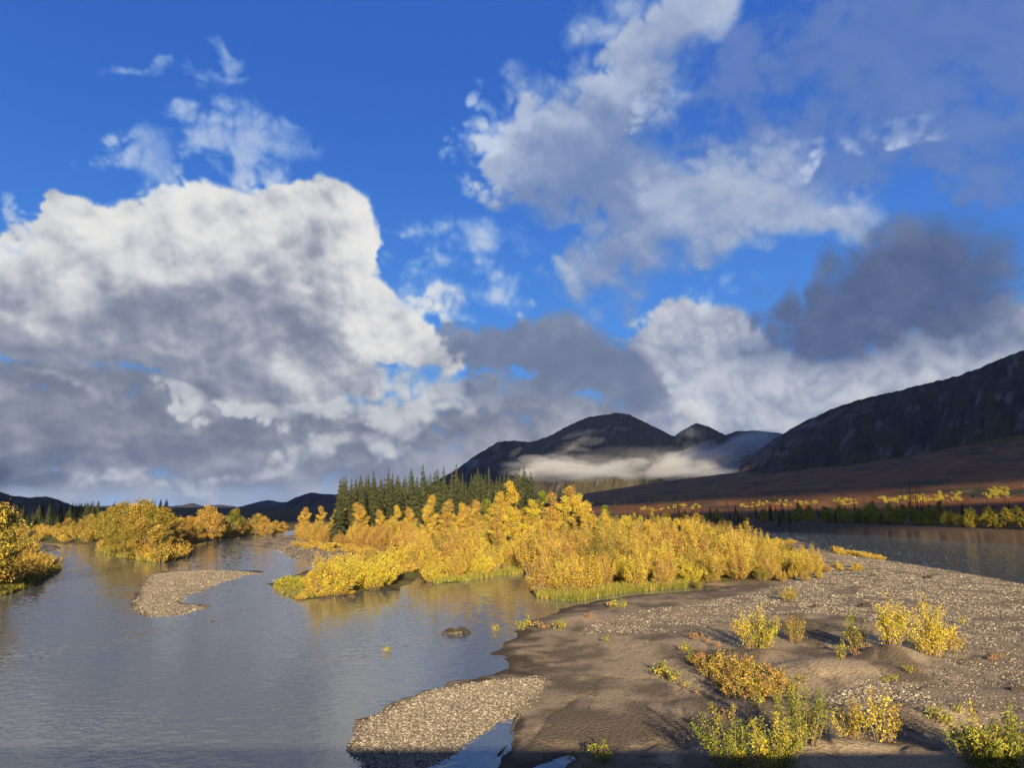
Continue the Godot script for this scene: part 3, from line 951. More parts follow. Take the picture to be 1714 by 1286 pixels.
func build_spruces() -> void:
	var rng := RandomNumberGenerator.new()
	rng.seed = 200
	var nm := coloured(.8, .25)
	var shapes := [spruce(41, .125, 50, .04), spruce(42, .14, 48, .06), spruce(43, .11, 52, .08), spruce(44, .13, 48, .14), spruce(45, .15, 46, .04)]
	# the stand behind the thicket: rows of the tops read off the photograph
	var tops := [[568, 822], [575, 806], [585, 812], [592, 806], [600, 800], [612, 806], [622, 796], [629, 786], [640, 802], [648, 784], [655, 800], [664, 796], [672, 806], [680, 800], [686, 794], [693, 784], [700, 798], [709, 776], [716, 800], [724, 790], [731, 784], [738, 796], [745, 780], [753, 790], [760, 776], [768, 800], [776, 792], [783, 806], [790, 800], [797, 784], [804, 800], [812, 806], [820, 782], [829, 800], [838, 796], [846, 808], [852, 782], [860, 790], [867, 782], [876, 780], [884, 790], [606, 816], [636, 812], [668, 812], [700, 812], [735, 808], [770, 810], [806, 812], [842, 812], [872, 806], [580, 818], [620, 820], [655, 822], [690, 824], [750, 820], [790, 826], [830, 822], [888, 812]]
	for t in tops:
		var dist: float = 178.0 + rng.randf_range(-14, 30) - (t[1] - 800) * .4
		var head := at_distance(t[0] + rng.randf_range(-3, 3), t[1], dist)
		var at := Vector3(head.x, height_at(head.x, head.z), head.z)
		if at.y < -.5:
			at.y = -.2
		var s := head.y - at.y
		var w := s * rng.randf_range(1.0, 1.35) * clampf(16.0 / s, .8, 1.5)
		plant("spruce_tree", shapes[rng.randi() % 5], ["trunk", "boughs"], [bark, nm], at, Vector3(w, s, w), rng.randf() * TAU, "tall narrow spruce in the stand behind the golden thicket", "tree", "spruces behind the island thicket")
	for i in 90:
		var px := rng.randf_range(568, 890)
		var head := at_distance(px, rng.randf_range(792, 826), rng.randf_range(195, 240))
		var at := Vector3(head.x, maxf(height_at(head.x, head.z), -.2), head.z)
		var s := head.y - at.y
		plant("spruce_tree", shapes[rng.randi() % 5], ["trunk", "boughs"], [bark, nm], at, Vector3(s * 1.2, s, s * 1.2), rng.randf() * TAU, "shorter spruce in the back rows of the stand behind the thicket", "tree", "back rows of the spruce stand")
	# forest on the left
	for i in 150:
		var px := rng.randf_range(-60, 150) if i < 95 else rng.randf_range(120, 282)
		var dist := rng.randf_range(270.0, 430.0)
		var top := lerpf(840, 868, rng.randf()) if px < 130.0 else lerpf(838, 862, rng.randf())
		if px > 255.0:
			top = 834.0 + rng.randf() * 12.0
		var head := at_distance(px, top, dist)
		var at := Vector3(head.x, height_at(head.x, head.z), head.z)
		var s := head.y - at.y
		plant("spruce_tree", shapes[rng.randi() % 5], ["trunk", "boughs"], [bark, nm], at, Vector3(s * 1.5, s, s * 1.5), rng.randf() * TAU, "dark spruce in the forest edge behind the left channel", "tree", "spruces along the left forest edge")
	# small spruces and burnt snags across the far channel
	var snag_v := PackedVector3Array()
	var snag_i := PackedInt32Array()
	tube_into(snag_v, snag_i, [Vector3(0, -.05, 0), Vector3(.004, .5, 0), Vector3(0, 1, .004)], .012, .004, 5)
	for k in 14:
		var h := rng.randf_range(.3, .95)
		var a := rng.randf() * TAU
		tube_into(snag_v, snag_i, [Vector3(0, h, 0), Vector3(cos(a) * .03, h + .004, sin(a) * .03)], .003, .001, 3)
	var snag := make_mesh(snag_v, snag_i)
	var burnt := plain(lin(.020, .017, .015))
	for i in 80:
		var px := rng.randf_range(1030, 1720) if i < 66 else rng.randf_range(1450, 1480)
		var dist := rng.randf_range(300, 560)
		var head := at_distance(px, 0, dist)
		var s := rng.randf_range(4.0, 11.0) if i < 66 else rng.randf_range(9.0, 18.0)
		plant("burnt_snag", [snag], ["trunk"], [burnt], Vector3(head.x, height_at(head.x, head.z), head.z), Vector3(s, s, s), rng.randf() * TAU, "bare black burnt trunk standing on the tundra beyond the far bank", "dead tree", "burnt trunks beyond the far bank")
	for i in 200:
		var px := rng.randf_range(1000, 1720)
		var dist := rng.randf_range(275, 420) if i < 120 else rng.randf_range(560, 900)
		var head := at_distance(px, 0, dist)
		var s := rng.randf_range(2.5, 7.5)
		plant("black_spruce", shapes[2 + rng.randi() % 2], ["trunk", "boughs"], [bark, nm], Vector3(head.x, height_at(head.x, head.z), head.z), Vector3(s * 1.1, s, s * 1.1), rng.randf() * TAU, "small black spruce on the tundra beyond the far bank" if i < 120 else "stunted black spruce high on the red tundra slope", "tree", "black spruces beyond the far bank" if i < 120 else "black spruces on the tundra slope")

func build_far_banks() -> void:
	var rng := RandomNumberGenerator.new()
	rng.seed = 300
	var lm := leaf_material(white)
	# greenish aspens and willows along the cut bank on the right
	var sapling := [leafy_tree(51, 5.0, 1.3, 1900, .24, MIXED + LEMON), leafy_tree(52, 5.0, 1.4, 1900, .24, LEMON), shrub(53, 3.2, 1.7, 30, 1700, .22, LEMON + MIXED + OLIVE)]
	for i in 215:
		var px := rng.randf_range(1000, 1800)
		var shore: float = profile([[1000, 885], [1264, 889], [1369, 892], [1448, 896], [1526, 902], [1605, 906], [1714, 912], [1900, 924]], px)
		var g := on_ground(px, shore - 1.0)
		var dist := Vector2(g.x, g.z).length() * (1.04 + .24 * rng.randf() * rng.randf())
		var head := at_distance(px, 0, dist)
		var at := Vector3(head.x, height_at(head.x, head.z), head.z)
		var k := rng.randi() % 3
		var s := rng.randf_range(.5, 1.25) * (1.0 if px > 1250.0 else .75)
		plant("aspen_sapling" if k < 2 else "alder_shrub", sapling[k], ["trunk" if k < 2 else "stems", "crown" if k < 2 else "foliage"], [bark if k < 2 else twig, lm], at, Vector3(s, s * rng.randf_range(.8, 1.2), s), rng.randf() * TAU, ["green-yellow aspen sapling along the dark cut bank", "yellowing aspen sapling along the dark cut bank", "low olive alder shrub on top of the dark cut bank"][k], "tree" if k < 2 else "shrub", ["green saplings on the cut bank", "yellow saplings on the cut bank", "alders on the cut bank"][k])
	# sunlit yellow aspens in a band on the tundra
	var far_gold := [shrub(54, 3.4, .9, 16, 700, .26, LEMON, {"spike": .3}), shrub(55, 2.4, 1.2, 16, 600, .26, LEMON + GOLD), shrub(56, 4.4, .8, 14, 700, .26, LEMON + MIXED, {"spike": .2})]
	for i in 380:
		var px := rng.randf_range(1330, 1770) if i < 310 else rng.randf_range(1050, 1340)
		if sin(px * .031) + sin(px * .083 + 2.0) < -1.0 + .8 * rng.randf():
			continue
		var dist := rng.randf_range(600, 720) + (px - 1500.0) * .1
		var head := at_distance(px, 0, dist)
		var s := rng.randf_range(.5, 1.1)
		plant("yellow_aspen", far_gold[rng.randi() % 3], ["stems", "crown"], [bark, lm], Vector3(head.x, height_at(head.x, head.z), head.z), Vector3(s * 1.8, s * .75, s * 1.8), rng.randf() * TAU, "small sunlit yellow aspen in the band across the tundra", "tree", "yellow aspens on the tundra")
	# a grove at the foot of the right-hand mountain, too far to tell its trees apart
	var put := []
	var tints := []
	for i in 520:
		var px := rng.randf_range(1560, 1830)
		var dist := rng.randf_range(2380, 2760)
		if tundra.get_noise_2d(px * 1.2, dist * .12) < -.12:
			continue
		var g := at_distance(px, 0, dist)
		var s := rng.randf_range(1.6, 3.4)
		put.append(Transform3D(Basis(Vector3.UP, rng.randf() * TAU).scaled(Vector3(s * 1.6, s, s * 1.6)), Vector3(g.x, height_at(g.x, g.z), g.z)))
		tints.append(Color(.9, .9, .9).lerp(Color(.55, .75, .6), rng.randf()))
	scatter("aspen_grove", "far olive-gold aspen grove at the foot of the right-hand mountain", "grove", far_gold[1][1], lm, put, tints)
	# the left island and bank: olive-gold birches and willows
	var birch := [leafy_tree(61, 7.0, 1.9, 5760, .17, OLIVE), leafy_tree(62, 7.0, 2.1, 5760, .17, OLIVE + ORANGE), leafy_tree(63, 6.0, 1.7, 4480, .17, ORANGE), leafy_tree(64, 6.0, 1.6, 4480, .17, GREEN + OLIVE)]
	for t in [[186, 850, 183, 0], [205, 842, 170, 0], [222, 846, 158, 1], [240, 838, 164, 0], [258, 848, 156, 0], [272, 852, 151, 0], [228, 862, 143, 0], [285, 862, 161, 1], [170, 858, 201, 0], [150, 862, 217, 1], [195, 868, 148, 0], [250, 868, 136, 1], [268, 880, 136, 1], [215, 880, 138, 0], [350, 849, 200, 2], [338, 856, 205, 2], [362, 860, 195, 2], [393, 853, 225, 3], [430, 861, 235, 1], [446, 866, 225, 2], [320, 866, 190, 2], [330, 872, 180, 1], [405, 868, 230, 2], [380, 872, 215, 1], [460, 872, 240, 1], [300, 868, 175, 1], [475, 874, 245, 2], [120, 868, 237, 1], [100, 876, 250, 1], [135, 874, 231, 0], [160, 872, 207, 1]]:
		var head := at_distance(t[0], t[1], t[2])
		var at := Vector3(head.x, height_at(head.x, head.z), head.z)
		at.y = maxf(at.y, 0.0)
		var s: float = (head.y - at.y) / (7.0 if t[3] < 2 else 6.0)
		plant("birch_tree", birch[t[3]], ["trunk", "crown"], [bark, lm], at, Vector3(s * 1.3, s, s * 1.3), rng.randf() * TAU, ["olive-gold birch on the left island", "rust-gold birch on the left shore", "orange birch along the bend of the left channel", "single green birch among orange ones by the left channel"][t[3]], "tree", ["olive birches on the left island", "rust birches on the left shore", "orange birches along the left channel", ""][t[3]])
	var bush := [shrub(65, 2.6, 1.7, 40, 2200, .17, OLIVE + GOLD), shrub(66, 2.3, 1.8, 40, 2200, .17, ORANGE + GOLD), shrub(67, 1.6, 1.3, 40, 1800, .14, GOLD)]
	var sd := 700
	for z in [
		[[[172, 922], [222, 934], [262, 940], [312, 930], [300, 915], [220, 905], [175, 912]], 2.1, 60, .7, 1.15, "golden willow bush on the shore of the left island", "willow bushes on the left island"],
		[[[320, 912], [467, 893], [480, 886], [400, 886], [300, 898]], 4.0, 46, .8, 1.3, "rust-coloured willow bush along the bend of the left channel", "willow bushes along the left channel"],
		[[[30, 903], [165, 909], [200, 898], [120, 890], [20, 892]], 4.5, 44, .8, 1.2, "low rusty willow bush below the spruce forest", "willow bushes below the forest"],
		[[[-60, 1000], [0, 988], [60, 970], [92, 952], [80, 940], [0, 950], [-80, 960]], 1.5, 44, .55, .95, "pinkish gold willow bush on the near left bank", "willow bushes on the near left bank"],
		[[[-60, 945], [40, 935], [50, 925], [0, 912], [-60, 915]], 2.4, 20, 1.0, 1.5, "tall gold willow on the crown of the near left bank", "tall willows on the near left bank"]]:
		sd += 1
		for p in spots(z[0], z[1], z[2], sd):
			var at := stand(p)
			if at.y < .0:
				continue
			var s := rng.randf_range(z[3], z[4])
			plant("willow_bush", bush[rng.randi() % 3], ["stems", "foliage"], [twig, lm], at, Vector3(s * 1.1, s, s * 1.1), rng.randf() * TAU, z[5], "shrub", z[6])
	for t in [[8, 846, 92], [-14, 850, 90], [-30, 860, 96]]:
		var head := at_distance(t[0], t[1], t[2])
		var at := Vector3(head.x, height_at(head.x, head.z), head.z)
		var s: float = (head.y - at.y) / 7.0
		plant("birch_tree", leafy_tree(70 + int(t[2]), 7.0, 1.8, 4200, .17, OLIVE + GOLD), ["trunk", "crown"], [bark, lm], at, Vector3(s * 1.1, s, s * 1.1), rng.randf() * TAU, "olive-gold birch overhanging the near left bank", "tree", "birches on the near left bank")

# ---------------------------------------------------------------- foreground: bushes on the bar, stones, driftwood
func build_near_bushes() -> void:
	var lm := leaf_material(white)
	var rng := RandomNumberGenerator.new()
	rng.seed = 400
	# [photo x, row of the foot, height m, half width m, stems, leaves, leaf size, palette, label]
	for b in [
		[1268, 1086, 2.4, 1.35, 34, 4420, .077, LEMON + MIXED, "yellow-green willow bush beside a low sand mound on the bar"],
		[1330, 1072, 1.7, .8, 16, 1360, .074, OLIVE + GOLD, "thin brownish willow bush just behind the yellow-green one"],
		[1438, 1088, 2.0, .75, 16, 1530, .074, LEMON + MIXED, "small pale green-yellow willow beside the bright golden one"],
		[1496, 1104, 2.6, .9, 24, 3400, .077, LEMON, "golden willow leaning forward at the front of the brightest clump"],
		[1555, 1098, 2.9, 1.25, 36, 5100, .077, LEMON, "bright golden willow with tall spikes on the bar"],
		[1595, 1092, 1.7, .6, 14, 1360, .074, GOLD, "short orange-gold willow at the edge of the brightest clump"],
		[1225, 1290, 1.8, 1.2, 26, 3740, .062, MIXED + GREEN, "green and yellow willow bush with orange foot near the shaded sand"],
		[1290, 1300, 1.9, 1.0, 24, 3740, .062, MIXED + GREEN + LEMON, "leafy yellow-green willow bush with glossy leaves"],
		[1345, 1262, 2.0, 1.0, 26, 4080, .055, GREEN, "feathery dark green willow bush between yellow ones"],
		[1420, 1250, 1.3, .7, 14, 1190, .066, OLIVE + LEMON, "low sparse olive willow beside the rippled sand mound"],
		[1475, 1240, 1.7, .75, 12, 884, .088, GOLD + LEMON, "small golden willow with broad leaves and bare twigs"],
		[1650, 1292, 1.9, 1.1, 30, 4420, .074, MIXED + GREEN, "broad green-yellow willow bush with silvery leaves"],
		[1712, 1300, 2.0, 1.0, 26, 3740, .074, LEMON + MIXED + GREEN, "yellow willow bush half hidden by the broad green one"],
		[985, 1302, 1.0, .9, 18, 1530, .051, GREEN, "dark green low bush in the shade at the pool"],
		[1322, 1003, 1.2, 1.0, 34, 2210, .066, GOLD + GREEN, "rounded green-topped yellow bush alone on the open gravel"],
		[1275, 968, 2.0, 1.0, 20, 1530, .088, GREEN + OLIVE, "dull green shrub at the foot of the golden thicket"],
		[1170, 976, 1.0, .8, 16, 1020, .074, OLIVE + GREEN, "little olive shrub on the sand below the thicket"]]:
		var at := on_ground(b[0], b[1], .55)
		at.y = height_at(at.x, at.z)
		var pal: Array = b[7]
		plant("willow_clump", shrub(int(b[0]) * 7 + int(b[1]), b[2], b[3], b[4], b[5], b[6], pal, {"bare": .1, "spike": .45, "spread": .10}), ["stems", "foliage"], [twig, lm], at, Vector3.ONE, 0.0, b[8], "shrub")
	# the low tan willow mat
	var mat := [shrub(81, .9, .6, 16, 520, .075, GOLD + OLIVE + ORANGE), shrub(82, .7, .6, 14, 420, .075, OLIVE + GOLD + ROSE)]
	for p in spots([[1160, 1102], [1200, 1100], [1260, 1118], [1315, 1135], [1318, 1165], [1280, 1175], [1215, 1160], [1170, 1125]], .55, 34, 881, .6):
		var s := rng.randf_range(.7, 1.3)
		plant("dwarf_willow", mat[rng.randi() % 2], ["stems", "foliage"], [twig, lm], stand(p), Vector3(s, s, s), rng.randf() * TAU, "tan dwarf willow in the low strip across the dark silt", "shrub", "dwarf willows in the strip")
	# herbs: rosy fireweed, grass tufts, seedlings
	var herb := [shrub(83, .4, .3, 12, 180, .06, ROSE), shrub(84, .5, .3, 10, 140, .07, MIXED), shrub(85, .35, .35, 12, 160, .06, ORANGE + ROSE)]
	for h in [[1160, 1070, 0, 1.2], [1172, 1066, 2, 1.0], [1185, 1075, 0, 1.0], [1150, 1090, 1, 1.3], [1155, 1105, 1, 1.2], [1200, 1082, 0, .9], [1098, 1125, 1, 1.6], [1118, 1130, 1, 1.8], [1132, 1138, 1, 1.5], [1148, 1150, 1, .9], [1240, 1165, 0, 1.4], [1250, 1178, 0, 1.0], [1265, 1190, 1, 1.1], [1165, 1158, 2, .7], [1405, 1095, 1, 1.4], [1412, 1125, 1, 1.1], [1430, 1112, 0, 1.0], [1450, 1105, 2, .9], [1520, 1140, 1, 1.0], [1535, 1138, 2, .8], [1480, 1150, 1, .8], [1495, 1150, 1, .8], [1665, 1108, 0, 1.1], [1672, 1104, 2, .9], [1345, 1150, 1, 1.0], [1330, 1155, 2, .8], [1565, 1210, 1, 1.3], [1578, 1215, 1, 1.2], [1600, 1205, 1, .9], [877, 1052, 1, 2.0], [870, 1056, 1, 1.4], [909, 1045, 2, 1.8], [933, 1045, 1, 1.7], [940, 1044, 1, 1.2], [986, 1034, 2, 1.2], [1032, 1014, 1, 2.2], [1040, 1014, 1, 1.6], [830, 1058, 1, 1.4], [650, 1092, 1, 1.0], [1000, 1260, 1, 1.4], [1010, 1268, 1, 1.0], [1012, 1070, 1, 1.1], [1608, 1050, 1, 1.2], [1250, 1140, 0, .8], [1300, 1190, 1, .9], [1205, 1210, 2, .8], [1220, 1205, 0, 1.0]]:
		var at := on_ground(h[0], h[1], .4 if h[0] > 890 else 0.0)
		at.y = maxf(height_at(at.x, at.z), -.02)
		plant("seedling", herb[h[2]], ["stems", "foliage"], [twig, lm], at, Vector3.ONE * h[3], rng.randf() * TAU, ["rosy herb sprouting from the silt of the bar", "small green-yellow seedling sprouting from the bar", "rust-orange herb sprouting from the silt of the bar"][h[2]], "plant", ["rosy herbs on the bar", "green seedlings on the bar", "orange herbs on the bar"][h[2]])

func pebble(rng_seed: int) -> ArrayMesh:
	var rng := RandomNumberGenerator.new()
	rng.seed = rng_seed
	var v := PackedVector3Array([Vector3(0, .62, 0)])
	for ring in 2:
		for k in 6:
			var a := TAU * (k + .5 * ring) / 6.0
			var r := rng.randf_range(.78, 1.1) * (.72 if ring == 0 else 1.0)
			v.append(Vector3(cos(a) * r, (.42 if ring == 0 else -.02) + rng.randf_range(-.06, .06), sin(a) * r * .75))
	for k in 6:
		var a := TAU * k / 6.0
		v.append(Vector3(cos(a) * .7, -.45, sin(a) * .5))
	var idx := PackedInt32Array()
	for k in 6:
		var n := (k + 1) % 6
		idx.append_array([0, 1 + n, 1 + k])
		idx.append_array([1 + k, 1 + n, 7 + k, 1 + n, 7 + n, 7 + k])
		idx.append_array([7 + k, 7 + n, 13 + k, 7 + n, 13 + n, 13 + k])
	return make_mesh(v, idx)

func scatter(called: String, label: String, category: String, mesh: Mesh, m: Material, put: Array, tints: Array) -> void:
	var mm := MultiMesh.new()
	mm.transform_format = MultiMesh.TRANSFORM_3D
	mm.use_colors = tints.size() > 0
	mm.mesh = mesh
	mm.instance_count = put.size()
	for i in put.size():
		mm.set_instance_transform(i, put[i])
		if tints.size():
			mm.set_instance_color(i, tints[i])
	var o := MultiMeshInstance3D.new()
	o.name = numbered(called)
	o.multimesh = mm
	o.material_override = m
	add_child(o)
	o.set_meta("kind", "stuff")
	tag(o, label, category)

func build_gravel() -> void:
	var rng := RandomNumberGenerator.new()
	rng.seed = 900
	var m := coloured(.8, .35)
	# [region, stones per square metre, smallest, largest, most, label]
	var k := 0
	for z in [[gravels[0], 230.0, .018, .06, 32000, "coarse pale cobbles piled on the near tip of the bar"], [gravels[1], 60.0, .025, .07, 70000, "grey gravel spread over the open bar"], [gravels[2], 50.0, .035, .08, 20000, "pale gravel of the bar in the left channel"], [gravels[3], 70.0, .03, .08, 5000, "gravel patch among the sand mounds"], [gravels[4], 10.0, .05, .14, 3000, "gravel of the flat behind the spit"]]:
		var o: PackedVector2Array = z[0].o
		var box := around(o)
		var put := []
		var tints := []
		var want := mini(z[4], int(box.get_area() * z[1] * 1.0))
		var tries := 0
		while put.size() < want and tries < want * 6:
			tries += 1
			var p := Vector2(rng.randf_range(box.position.x - .5, box.end.x + .5), rng.randf_range(box.position.y - .5, box.end.y + .5))
			var d := p.length()
			if d < 21.0 or absf(p.x) > d * .62 or (k == 1 and rng.randf() > 42.0 / d):
				continue
			var s := inside_by(o, p)
			if s < 0.0 or (s < .9 and rng.randf() > s / .9):
				continue
			if k != 2 and k != 0 and lump.get_noise_2d(p.x * 2.2 + 60.0, p.y * 2.2) < (-.25 if k == 1 else -.35):
				continue
			var r := lerpf(z[2], z[3], pow(rng.randf(), 2.2)) * (1.0 if rng.randf() > .012 else 2.0) * (1.0 if k != 1 else clampf(d / 50.0, .8, 1.45))
			var h := ground_y(p.x, p.y)
			var b := Basis(Vector3.UP, rng.randf() * TAU) * Basis(Vector3.RIGHT, rng.randf_range(-.35, .35))
			put.append(Transform3D(b.scaled(Vector3(r, r * rng.randf_range(.6, 1.0), r)), Vector3(p.x, h + r * .12, p.y)))
			var g := pow(rng.randf(), 2.0)
			tints.append(Color(.065, .058, .048).lerp(Color(.33, .295, .24), g) * (1.0 if rng.randf() < .93 else 1.3))
		k += 1
		scatter("gravel", z[5], "gravel", pebble(90 + k), m, put, tints)

var ground_cache := {}
func ground_y(x: float, z: float) -> float:            # height of the ground, from a half-metre lattice
	var i := floori(x * 2.0)
	var j := floori(z * 2.0)
	var h := []
	for q in 4:
		var key := Vector2i(i + (q & 1), j + (q >> 1))
		if not ground_cache.has(key):
			ground_cache[key] = height_at(key.x * .5, key.y * .5)
		h.append(ground_cache[key])
	var u := x * 2.0 - i
	var w := z * 2.0 - j
	return lerpf(lerpf(h[0], h[1], u), lerpf(h[2], h[3], u), w)

func build_grass() -> void:
	var rng := RandomNumberGenerator.new()
	rng.seed = 950
	var v := PackedVector3Array()
	var idx := PackedInt32Array()
	for b in 16:
		var a := rng.randf() * TAU
		var foot := Vector3(cos(a), 0, sin(a)) * rng.randf() * .16
		var side := Vector3(-sin(a), 0, cos(a)) * .018
		var tip := foot + Vector3(cos(a) * rng.randf() * .3, rng.randf_range(.35, .75), sin(a) * rng.randf() * .3)
		var k := v.size()
		v.append_array([foot - side, foot + side, tip])
		idx.append_array([k, k + 1, k + 2])
	var tuft := make_mesh(v, idx)
	var m := leaf_material(white)
	for z in [[[[893, 992], [902, 999], [942, 1004], [981, 1002], [1018, 993], [1086, 986], [1150, 982], [1150, 977], [1080, 981], [1010, 986], [940, 996]], 2600, "green sedge fringe along the foot of the golden thicket", 1.0], [[[726, 976], [791, 969], [835, 962], [889, 956], [889, 950], [800, 962], [728, 970]], 1500, "green grass at the water's edge of the island", 1.0], [[[455, 980], [500, 966], [560, 970], [600, 985], [560, 996], [500, 1001], [480, 998]], 1100, "short grass on the spit", .6], [[[0, 997], [60, 978], [103, 952], [100, 945], [60, 965], [0, 985]], 1300, "yellowing grass on the lip of the near left bank", .9], [[[160, 922], [187, 929], [262, 942], [318, 931], [322, 924], [300, 928], [220, 926], [175, 914]], 1400, "yellowing grass round the left island", 1.1]]:
		var o := outline(z[0], .15)
		var box := around(o)
		var put := []
		var tints := []
		for tries in z[1] * 12:
			if put.size() >= z[1]:
				break
			var p := Vector2(rng.randf_range(box.position.x, box.end.x), rng.randf_range(box.position.y, box.end.y))
			if not Geometry2D.is_point_in_polygon(p, o):
				continue
			var h := ground_y(p.x, p.y)
			if h < -.05:
				continue
			var s: float = z[3] * rng.randf_range(.5, 1.2)
			put.append(Transform3D(Basis(Vector3.UP, rng.randf() * TAU).scaled(Vector3(s, s * rng.randf_range(.6, 1.1), s)), Vector3(p.x, h, p.y)))
			tints.append(Color(.10, .13, .025).lerp(Color(.30, .24, .05), pow(rng.randf(), 1.5)))
		scatter("grass", z[2], "grass", tuft, m, put, tints)

func build_litter() -> void:
	var rng := RandomNumberGenerator.new()
	rng.seed = 970
	var v := PackedVector3Array([Vector3(-.5, 0, 0), Vector3(0, .06, .22), Vector3(.5, .02, 0), Vector3(0, 0, -.22)])
	var leaf := make_mesh(v, PackedInt32Array([0, 1, 2, 0, 2, 3]))
	var put := []
	var tints := []
	for f in [[1268, 1086, 1.6], [1330, 1072, 1.0], [1438, 1088, 1.0], [1496, 1104, 1.3], [1555, 1098, 1.8], [1225, 1280, 1.6], [1290, 1285, 1.4], [1345, 1262, 1.4], [1420, 1250, 1.0], [1475, 1240, 1.3], [1650, 1285, 1.6], [1240, 1140, 2.6], [1190, 1110, 1.6]]:
		var c := on_ground(f[0], f[1], .5)
		for i in 150:
			var x: float = c.x + rng.randfn() * f[2] * .7
			var z: float = c.z + rng.randfn() * f[2] * .7
			var s := rng.randf_range(.04, .08)
			put.append(Transform3D((Basis(Vector3.UP, rng.randf() * TAU) * Basis(Vector3.RIGHT, rng.randf_range(-.6, .6))).scaled(Vector3(s, s, s)), Vector3(x, ground_y(x, z) + .012, z)))
			tints.append(Color(.36, .22, .04).lerp(Color(.14, .08, .035), rng.randf()))
	scatter("fallen_leaves", "yellow and brown fallen leaves under the bushes on the bar", "leaves", leaf, leaf_material(white), put, tints)
	put = []
	for i in 420:
		var g := on_ground(rng.randf_range(860, 1720), rng.randf_range(985, 1285), .4)
		var h := ground_y(g.x, g.z)
		if h < .02:
			continue
		var s := rng.randf_range(.15, .7)
		put.append(Transform3D((Basis(Vector3.UP, rng.randf() * TAU) * Basis(Vector3.BACK, rng.randf_range(-.12, .12))).scaled(Vector3(s, s, s)), Vector3(g.x, h + .01, g.z)))
	scatter("twig_litter", "dry dark twigs strewn over the sand and gravel of the bar", "twigs", tube([Vector3(-.5, 0, 0), Vector3(.05, .03, .05), Vector3(.5, .02, 0)], .022, .01, 4), plain(lin(.055, .043, .032)), put, [])

func build_driftwood() -> void:
	var grey := plain(lin(.10, .085, .07))
	var dark := plain(lin(.035, .028, .022))
	# a log off the spit, sticks on the bar: [from, to, radius, label]
	for l in [[[640, 974, .5], [668, 989, -.05], .17, dark, "dark log sliding from the spit into the water"], [[868, 1194, .12], [855, 1222, .1], .05, grey, "grey stick lying by the pool on the sand"], [[858, 1191, .12], [870, 1196, .14], .03, grey, "short forked twig at the head of the grey stick"], [[834, 1262, .05], [848, 1246, .06], .04, dark, "dark stick on the edge of the pool"], [[1690, 1158, .5], [1722, 1150, .62], .07, dark, "weathered branch lying on the gravel"], [[690, 948, .6], [705, 946, .6], .12, grey, "pale log lying among the willows behind the spit"], [[480, 952, .1], [526, 944, .15], .1, dark, "driftwood pole along the little bay"]]:
		var a := on_ground(l[0][0], l[0][1], l[0][2])
		var b := on_ground(l[1][0], l[1][1], l[1][2])
		a.y = height_at(a.x, a.z) + l[2] * .8
		b.y = maxf(height_at(b.x, b.z), -.1) + l[2] * .8
		var t := thing("driftwood_log", a, l[4], "driftwood")
		var mid := (b - a) * .5 + Vector3(0, l[2] * .5, l[2])
		part("trunk", tube([Vector3.ZERO, mid, b - a], l[2], l[2] * .55, 8), l[3], t)
		part("branch", tube([mid, mid + Vector3(.4, 1.2, .2) * l[2] * 3.0], l[2] * .35, l[2] * .1, 5), l[3], t)
	# root wads on the gravel, and the snag clump in mid-river
	for w in [[1447, 1014, .55, "splayed dark root wad stranded on the gravel"], [1361, 1016, .3, "small dark knot of roots on the gravel"], [1553, 966, .5, "dark root wad far out on the open gravel bar"], [1460, 962, .35, "little dark stump beside the orange willow on the gravel"]]:
		var at := on_ground(w[0], w[1], .5)
		at.y = height_at(at.x, at.z)
		var rng := RandomNumberGenerator.new()
		rng.seed = int(w[0])
		var t := thing("root_wad", at, w[3], "driftwood")
		part("stump", tube([Vector3(-.9, .1, 0) * w[2], Vector3(0, .35, 0) * w[2], Vector3(.7, .45, .2) * w[2]], w[2] * .36, w[2] * .2, 8), dark, t)
		for k in 9:
			var a := rng.randf() * TAU
			part("root", tube([Vector3(.1, .3, 0) * w[2], Vector3(cos(a) * .6, .5 + .3 * rng.randf(), sin(a) * .6) * w[2], Vector3(cos(a) * 1.3, rng.randf() * 1.1, sin(a) * 1.2) * w[2]], w[2] * .10, w[2] * .02, 5), dark, t)
	var at := on_ground(762, 1060)
	var rng := RandomNumberGenerator.new()
	rng.seed = 6
	var t := thing("sod_clump", at, "grey boulder with dark matted roots stranded in mid-river", "rock")
	var rock := SphereMesh.new()
	rock.radial_segments = 28
	rock.rings = 14
	var st := SurfaceTool.new()
	var arr := rock.get_mesh_arrays()
	var vs: PackedVector3Array = arr[Mesh.ARRAY_VERTEX]
	for i in vs.size():
		vs[i] = vs[i] * (1.0 + .5 * lump.get_noise_3d(vs[i].x * 14.0, vs[i].y * 14.0, vs[i].z * 14.0 + 5.0)) * Vector3(1.0, .42, .8)
	st.create_from_arrays(raw(vs, arr[Mesh.ARRAY_INDEX]), Mesh.PRIMITIVE_TRIANGLES)
	st.generate_normals()
	part("boulder", st.commit(), plain(lin(.085, .078, .06)), t, Vector3(0, .02, 0))
	for k in 34:
		var a := rng.randf() * TAU
		var s := rng.randf_range(.5, 1.0)
		part("root", tube([Vector3(cos(a) * .3, .12, sin(a) * .25), Vector3(cos(a) * .65 * s, .22 + .15 * rng.randf(), sin(a) * .5 * s), Vector3(cos(a) * 1.2 * s, -.02, sin(a) * .8 * s)], .05, .018, 4), dark, t)

